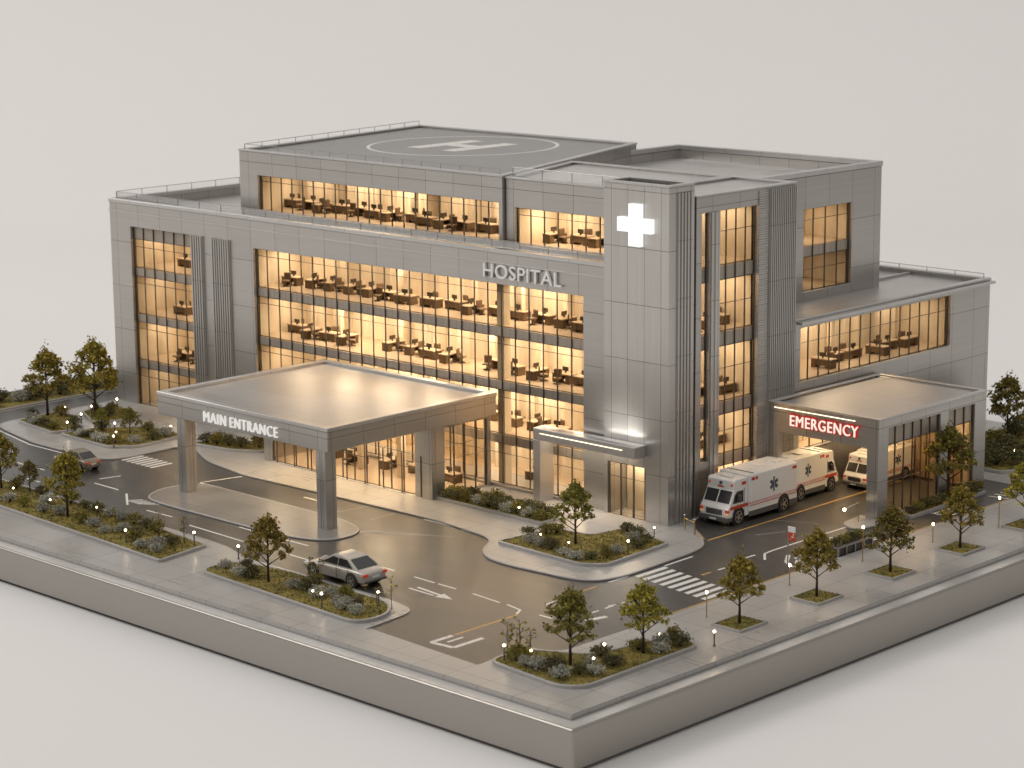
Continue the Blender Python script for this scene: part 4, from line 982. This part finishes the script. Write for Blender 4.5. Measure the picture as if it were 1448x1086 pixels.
def make_ambulance(loc, label, rz=-90):
    t = thing('ambulance', loc, label, 'ambulance', 'ambulances by the emergency bay', rz=R(rz))
    # box body
    MB().box(-4.3, -1.38, .52, 1.75, 1.38, 3.42).build('box_body', 'ambw', t, world=False, bevel=.08, segs=2)
    MB().box(-4.33, -1.4, .38, 1.74, 1.4, .80).build('skirt', 'bumper', t, world=False, bevel=.03)
    pr = [(1.76, .5), (4.1, .5), (4.22, .72), (4.2, 1.28), (3.95, 1.55), (3.42, 2.55), (3.38, 3.16), (3.2, 3.28), (1.76, 3.3)]
    n = len(pr); hw = 1.27; vs = [(x, -hw * (1 if zz < 1.6 else .96), zz) for x, zz in pr] + [(x, hw * (1 if zz < 1.6 else .96), zz) for x, zz in pr]
    MB().add(vs, [tuple(range(n)), tuple(range(2 * n - 1, n - 1, -1))] + [(i, (i + 1) % n, n + (i + 1) % n, n + i) for i in range(n)]).build('cab', 'ambw', t, world=False, bevel=.06, segs=2)
    for s in (-1, 1):
        a, b = (.06, 1.12) if s > 0 else (-1.12, -.06)
        v, f = quadpatch([(3.9, a, 1.64), (3.9, b, 1.64), (3.47, b, 2.46), (3.47, a, 2.46)], .03); MB().add(v, f).build('windscreen', 'autoglass', t, world=False)
        y0 = s * 1.235
        for xs in ([(2.35, 1.62), (3.0, 1.62), (3.0, 2.44), (2.35, 2.44)], [(3.06, 1.62), (3.6, 1.62), (3.34, 2.2), (3.06, 2.44)]):
            pts = [(x, y0, zz) for x, zz in xs]; pts = pts if s < 0 else pts[::-1]
            v, f = quadpatch(pts, .03); MB().add(v, f).build('side_window', 'autoglass', t, world=False)
        m = MB(); m.box(2.22, s * 1.262 - .014, .75, 2.25, s * 1.262 + .014, 2.6); m.box(3.05, s * 1.262 - .014, .9, 3.08, s * 1.262 + .014, 1.55); m.build('door_seam', 'bumper', t, world=False)
        MB().box(2.9, min(s * 1.25, s * 1.55), 1.75, 3.05, max(s * 1.25, s * 1.55), 2.2).build('wing_mirror', 'bumper', t, world=False, bevel=.03)
        ys = s * 1.386
        m = MB(); m.box(-4.27, ys - .012, 1.16, 1.72, ys + .012, 1.21); m.build('lower_stripe', 'red', t, world=False)
        m = MB(); m.box(-4.27, ys - .011, 1.30, 1.72, ys + .011, 1.44); m.build('red_stripe', 'red', t, world=False)
        m = MB(); x = -4.1; q = random.Random(3)
        while x < 1.5:
            w = q.uniform(.08, .2); m.box(x, ys + s * .0115 - .004, 1.32, x + w, ys + s * .0115 + .004, 1.42); x += w + q.uniform(.05, .12)
        m.box(-4.1, ys + s * .0115 - .0035, 1.312, 1.5, ys + s * .0115 + .0035, 1.322)
        m.build('stripe_lettering', 'plate', t, world=False)
        m = MB(); m.box(1.78, s * 1.275 - .014, 1.22, 3.95, s * 1.275 + .014, 1.44); m.build('red_stripe', 'red', t, world=False)
        m = MB()   # six-armed star
        for k in range(3):
            an = R(90 + 60 * k); c, sn = math.cos(an), math.sin(an)
            q4 = [(-.52, -.12), (.52, -.12), (.52, .12), (-.52, .12)]
            yy = ys + s * (.004 + .004 * k)
            m.add([(-1.3 + c * u - sn * v, yy, 2.3 + sn * u + c * v) for u, v in q4] + [(-1.3 + c * u - sn * v, ys - s * .01, 2.3 + sn * u + c * v) for u, v in q4],
                  [(0, 1, 2, 3), (7, 6, 5, 4), (0, 4, 5, 1), (1, 5, 6, 2), (2, 6, 7, 3), (3, 7, 4, 0)])
        m.build('star_emblem', 'blue', t, world=False)
        m = MB(); m.tube([(-1.3, ys + s * .013, 1.85), (-1.3, ys + s * .013, 2.75)], .022, 5); m.build('emblem_staff', 'plate', t, world=False)
        for xa, xb in ((-4.15, -3.65), (.75, 1.0), (1.1, 1.5)): MB().box(xa, ys - .012, 3.0, xb, ys + .012, 3.21).build('red_panel', 'red', t, world=False)
        m = MB(); m.box(2.0, s * 1.23 - .02, 2.82, 2.5, s * 1.23 + .02, 3.05); m.build('red_panel', 'red', t, world=False)
        MB().box(4.02, min(s * .98, s * 1.285), 1.02, 4.235, max(s * .98, s * 1.285), 1.24).build('indicator', 'redlamp', t, world=False, bevel=.03)
        MB().box(4.02, min(s * .95, s * 1.28), .82, 4.25, max(s * .95, s * 1.28), 1.0).build('headlight', 'amber', t, world=False, bevel=.03)
        MB().sphere((3.4, s * 1.0, 2.9), .1).build('warning_light', 'redlamp', t, world=False, smooth=True)
        for x in (2.95, -2.55):
            m = MB(); m.tube([(x, s * .8, .62), (x, s * (1.285 if x > 0 else 1.405), .62)], .74, 24); m.build('wheel_arch', 'rubber', t, world=False)
            wheel(t, x, s * (1.14 if x > 0 else 1.26), .6, .34, s)
    m = MB(); m.box(4.12, -.72, .80, 4.245, .72, 1.2); m.build('grille', 'rubber', t, world=False, bevel=.02)
    m = MB()
    for k in range(4): m.box(4.246, -.7, .84 + k * .09, 4.256, .7, .86 + k * .09)
    m.build('grille_bars', 'rim', t, world=False)
    MB().box(3.7, -1.31, .36, 4.36, 1.31, .72).build('bumper', 'bumper', t, world=False, bevel=.05)
    MB().box(4.361, -.3, .46, 4.375, .3, .6).build('number_plate', 'plate', t, world=False)
    MB().box(3.385, -.28, 2.64, 3.42, .28, 2.76).build('red_panel', 'red', t, world=False)
    m = MB(); m.tube([(3.41, 0, 2.82), (3.41, 0, 3.08)], .05, 4); m.tube([(3.41, -.12, 2.88), (3.41, .12, 3.02)], .045, 4); m.tube([(3.41, .12, 2.88), (3.41, -.12, 3.02)], .045, 4); m.build('star_emblem', 'blue', t, world=False)
    for q in ((-1.6, -.5, 3.42, -.9, .3, 3.5), (-3.6, -.6, 3.42, -2.8, .5, 3.52), (2.3, -.5, 3.3, 2.9, .5, 3.37)): MB().box(*q).build('roof_vent', 'ambw', t, world=False, bevel=.02)
    MB().tube([(1.0, -1.2, 3.44), (1.0, 1.2, 3.44)], .03, 5).build('roof_bar', 'bumper', t, world=False)
    return t
make_ambulance((-20.55, 40.95, .006), 'white ambulance with red stripes parked in the lane beside the tower').scale = (.92, 1, 1)
make_ambulance((-21.15, 48.3, .006), 'ambulance inside the bay directly behind the parked lane ambulance', 90).scale = (.7, .78, .95)
make_ambulance((-19.3, 55.2, .006), 'small ambulance deep in the bay facing out under the EMERGENCY letters').scale = (.74, .80, .76)

# ------------------------------------------------------------------ desks behind the glass
def make_desk():
    t = thing('office_desk', (0, 0, 0))
    m = MB(); m.box(-.95, -.45, .72, .95, .45, .80); m.build('desk_top', 'top', t, world=False)
    m = MB(); m.box(-.9, -.4, 0, -.45, .4, .719); m.box(.5, -.4, 0, .9, .4, .719); m.box(-.45, .3, .2, .5, .36, .719); m.build('pedestal', 'wood', t, world=False)
    m = MB(); m.box(-.3, .1, .95, .3, .16, 1.3); m.box(-.05, .08, .80, .05, .2, .95); m.build('monitor', 'frame', t, world=False)
    return t
def make_chair():
    t = thing('office_chair', (0, 0, 0))
    MB().box(-.3, -.3, .42, .3, .3, .55).build('seat', 'wood', t, world=False, bevel=.05)
    MB().box(-.3, -.36, .5, .3, -.24, 1.15).build('backrest', 'wood', t, world=False, bevel=.08)
    m = MB(); m.tube([(0, 0, 0), (0, 0, .42)], .06, 6); m.tube([(-.28, 0, .05), (.28, 0, .05)], .04, 4); m.tube([(0, -.28, .05), (0, .28, .05)], .04, 4); m.build('pedestal', 'frame', t, world=False)
    return t
DK, CH = make_desk(), make_chair()
def desk(x, y, z, rz, place):
    d = copy_tree(DK); d.location = (x, y, z); d.rotation_euler.z = rz; d.scale = (.98, .98, .9)
    tag(d, None, 'desk', 'desks ' + place); PLACED.append((d, 'desk', place))
    c = copy_tree(CH); v = Matrix.Rotation(rz, 2) @ Vector((rnd.uniform(-.5, .3), -.95)); c.location = (x + v.x, y + v.y, z); c.rotation_euler.z = rz + math.pi + rnd.uniform(-.7, .7); c.scale = (1.05, 1.05, .98)
    tag(c, None, 'chair', 'chairs ' + place); PLACED.append((c, 'desk chair', place))
def row(x0, x1, y, z, step, place, ax=0):
    v = x0
    while v <= x1:
        if rnd.random() < .9:
            q = v + rnd.uniform(-.2, .2); yy = y + rnd.choice((0, .25, .7))
            rz = rnd.choice((0, math.pi, math.pi, math.pi / 2)) + rnd.uniform(-.1, .1)
            if ax == 0: desk(q, yy, z, rz, place)
            else: desk(y - (yy - y), q, z, rz + math.pi / 2, place)
        v += step
row(-66, -32, 37.2, 12.35, 2.35, 'behind the top main-front windows')
row(-66, -32, 37.2, 8.25, 2.35, 'behind the third-row main-front windows')
row(-43.5, -32, 37.2, 4.15, 2.6, 'behind the second-row main-front windows')
row(-38.5, -31.5, 37.2, 0.1, 3.1, 'behind the ground main-front windows')
row(-68.8, -43, 39.6, 18.3, 2.1, 'behind the helipad storey windows')
row(-38.6, -31.5, 39.9, 18.15, 2.1, 'behind the windows left of the cross')
for z, w in ((4.15, 'second'), (8.25, 'third'), (12.35, 'fourth')): row(-80.5, -76.5, 37.2, z, 2.6, 'behind the %s-row left bay windows' % w)
row(-56, -42, 32.4, .16, 3.2, 'in the entrance lobby')
for z, w in ((.1, 'lowest'), (4.15, 'second-row'), (8.05, 'third-row'), (13.15, 'fourth-row')): row(41.0, 43.2, -24.6, z, 2.0, 'behind the %s side-wing windows' % w, 1)
row(51, 68, -24.8, 8.1, 2.3, 'behind the low wing windows', 1)
for o in [p for v in PROTO.values() for p in v] + [p for v in TREES.values() for p in v] + [GL, DK, CH]: remove_tree(o)

# ------------------------------------------------------------------ camera, lights, world
cam = bpy.data.cameras.new('camera'); co = bpy.data.objects.new('camera', cam); COL.objects.link(co); S.camera = co
co.location = (80.1634, -86.9385, 42.9787); co.rotation_euler = (1.368323, 0.0089266, 0.769162)
cam.sensor_width = 36; cam.lens = 3288.88 / 1448 * 36; cam.clip_end = 3000; cam.clip_start = 1
cam.dof.use_dof = True; cam.dof.focus_distance = 166; cam.dof.aperture_fstop = 0.27
bpy.context.view_layer.update()

ORD = ['', 'second', 'third', 'fourth', 'fifth', 'sixth', 'seventh', 'eighth', 'ninth', 'tenth', 'eleventh', 'twelfth', 'thirteenth', 'fourteenth', 'fifteenth', 'sixteenth', 'seventeenth', 'eighteenth']
grp = {}
for o, w, pl_ in PLACED: grp.setdefault((w, pl_), []).append(o)
for (w, pl_), os_ in grp.items():
    os_.sort(key=lambda o: world_to_camera_view(S, co, wloc(o)).x)
    n = len(os_)
    for i, o in enumerate(os_):
        if n == 1: s = 'only ' + w + ' ' + pl_
        elif i == 0: s = 'leftmost ' + w + ' ' + pl_
        elif i == n - 1: s = 'rightmost ' + w + ' ' + pl_
        else: s = ORD[i] + ' ' + w + ' from left ' + pl_
        o['label'] = s

def big_area(loc, target, sx, sy, watts, col, spread=180):
    return area(loc, sx, sy, watts, col, target, spread, 'softbox')
big_area((-300, -230, 290), (-45, 35, 0), 190, 150, 780000, (1.0, .975, .95))
big_area((170, -120, 300), (-90, 235, 50), 120, 120, 62000, (1.0, .98, .96), 70)  # unseen fill lamp, added to brighten the right side of the backdrop
w = bpy.data.worlds.new('World'); S.world = w; w.use_nodes = True
nt = w.node_tree; bg_ = nt.nodes['Background']
bg_.inputs[0].default_value = (1.0, .965, .93, 1)
# the studio is brighter overhead than along its walls
tc = nt.nodes.new('ShaderNodeTexCoord'); sx = nt.nodes.new('ShaderNodeSeparateXYZ'); nt.links.new(tc.outputs['Generated'], sx.inputs[0])
mr = nt.nodes.new('ShaderNodeMapRange'); nt.links.new(sx.outputs[2], mr.inputs[0])
for i_, v_ in ((1, 0.0), (2, 1.0), (3, 0.15), (4, 0.62)): mr.inputs[i_].default_value = v_
nt.links.new(mr.outputs[0], bg_.inputs[1])
S.view_settings.view_transform = 'Standard'; S.view_settings.look = 'None'; S.view_settings.exposure = 0.08; S.view_settings.gamma = 1
S.view_settings.use_curve_mapping = False
S.cycles.use_denoising = True; S.cycles.use_adaptive_sampling = False; S.cycles.max_bounces = 8; S.cycles.transparent_max_bounces = 16; S.cycles.diffuse_bounces = 3; S.cycles.glossy_bounces = 4
S.cycles.sample_clamp_indirect = 4.0; S.cycles.caustics_reflective = False; S.cycles.caustics_refractive = False
S.render.film_transparent = False
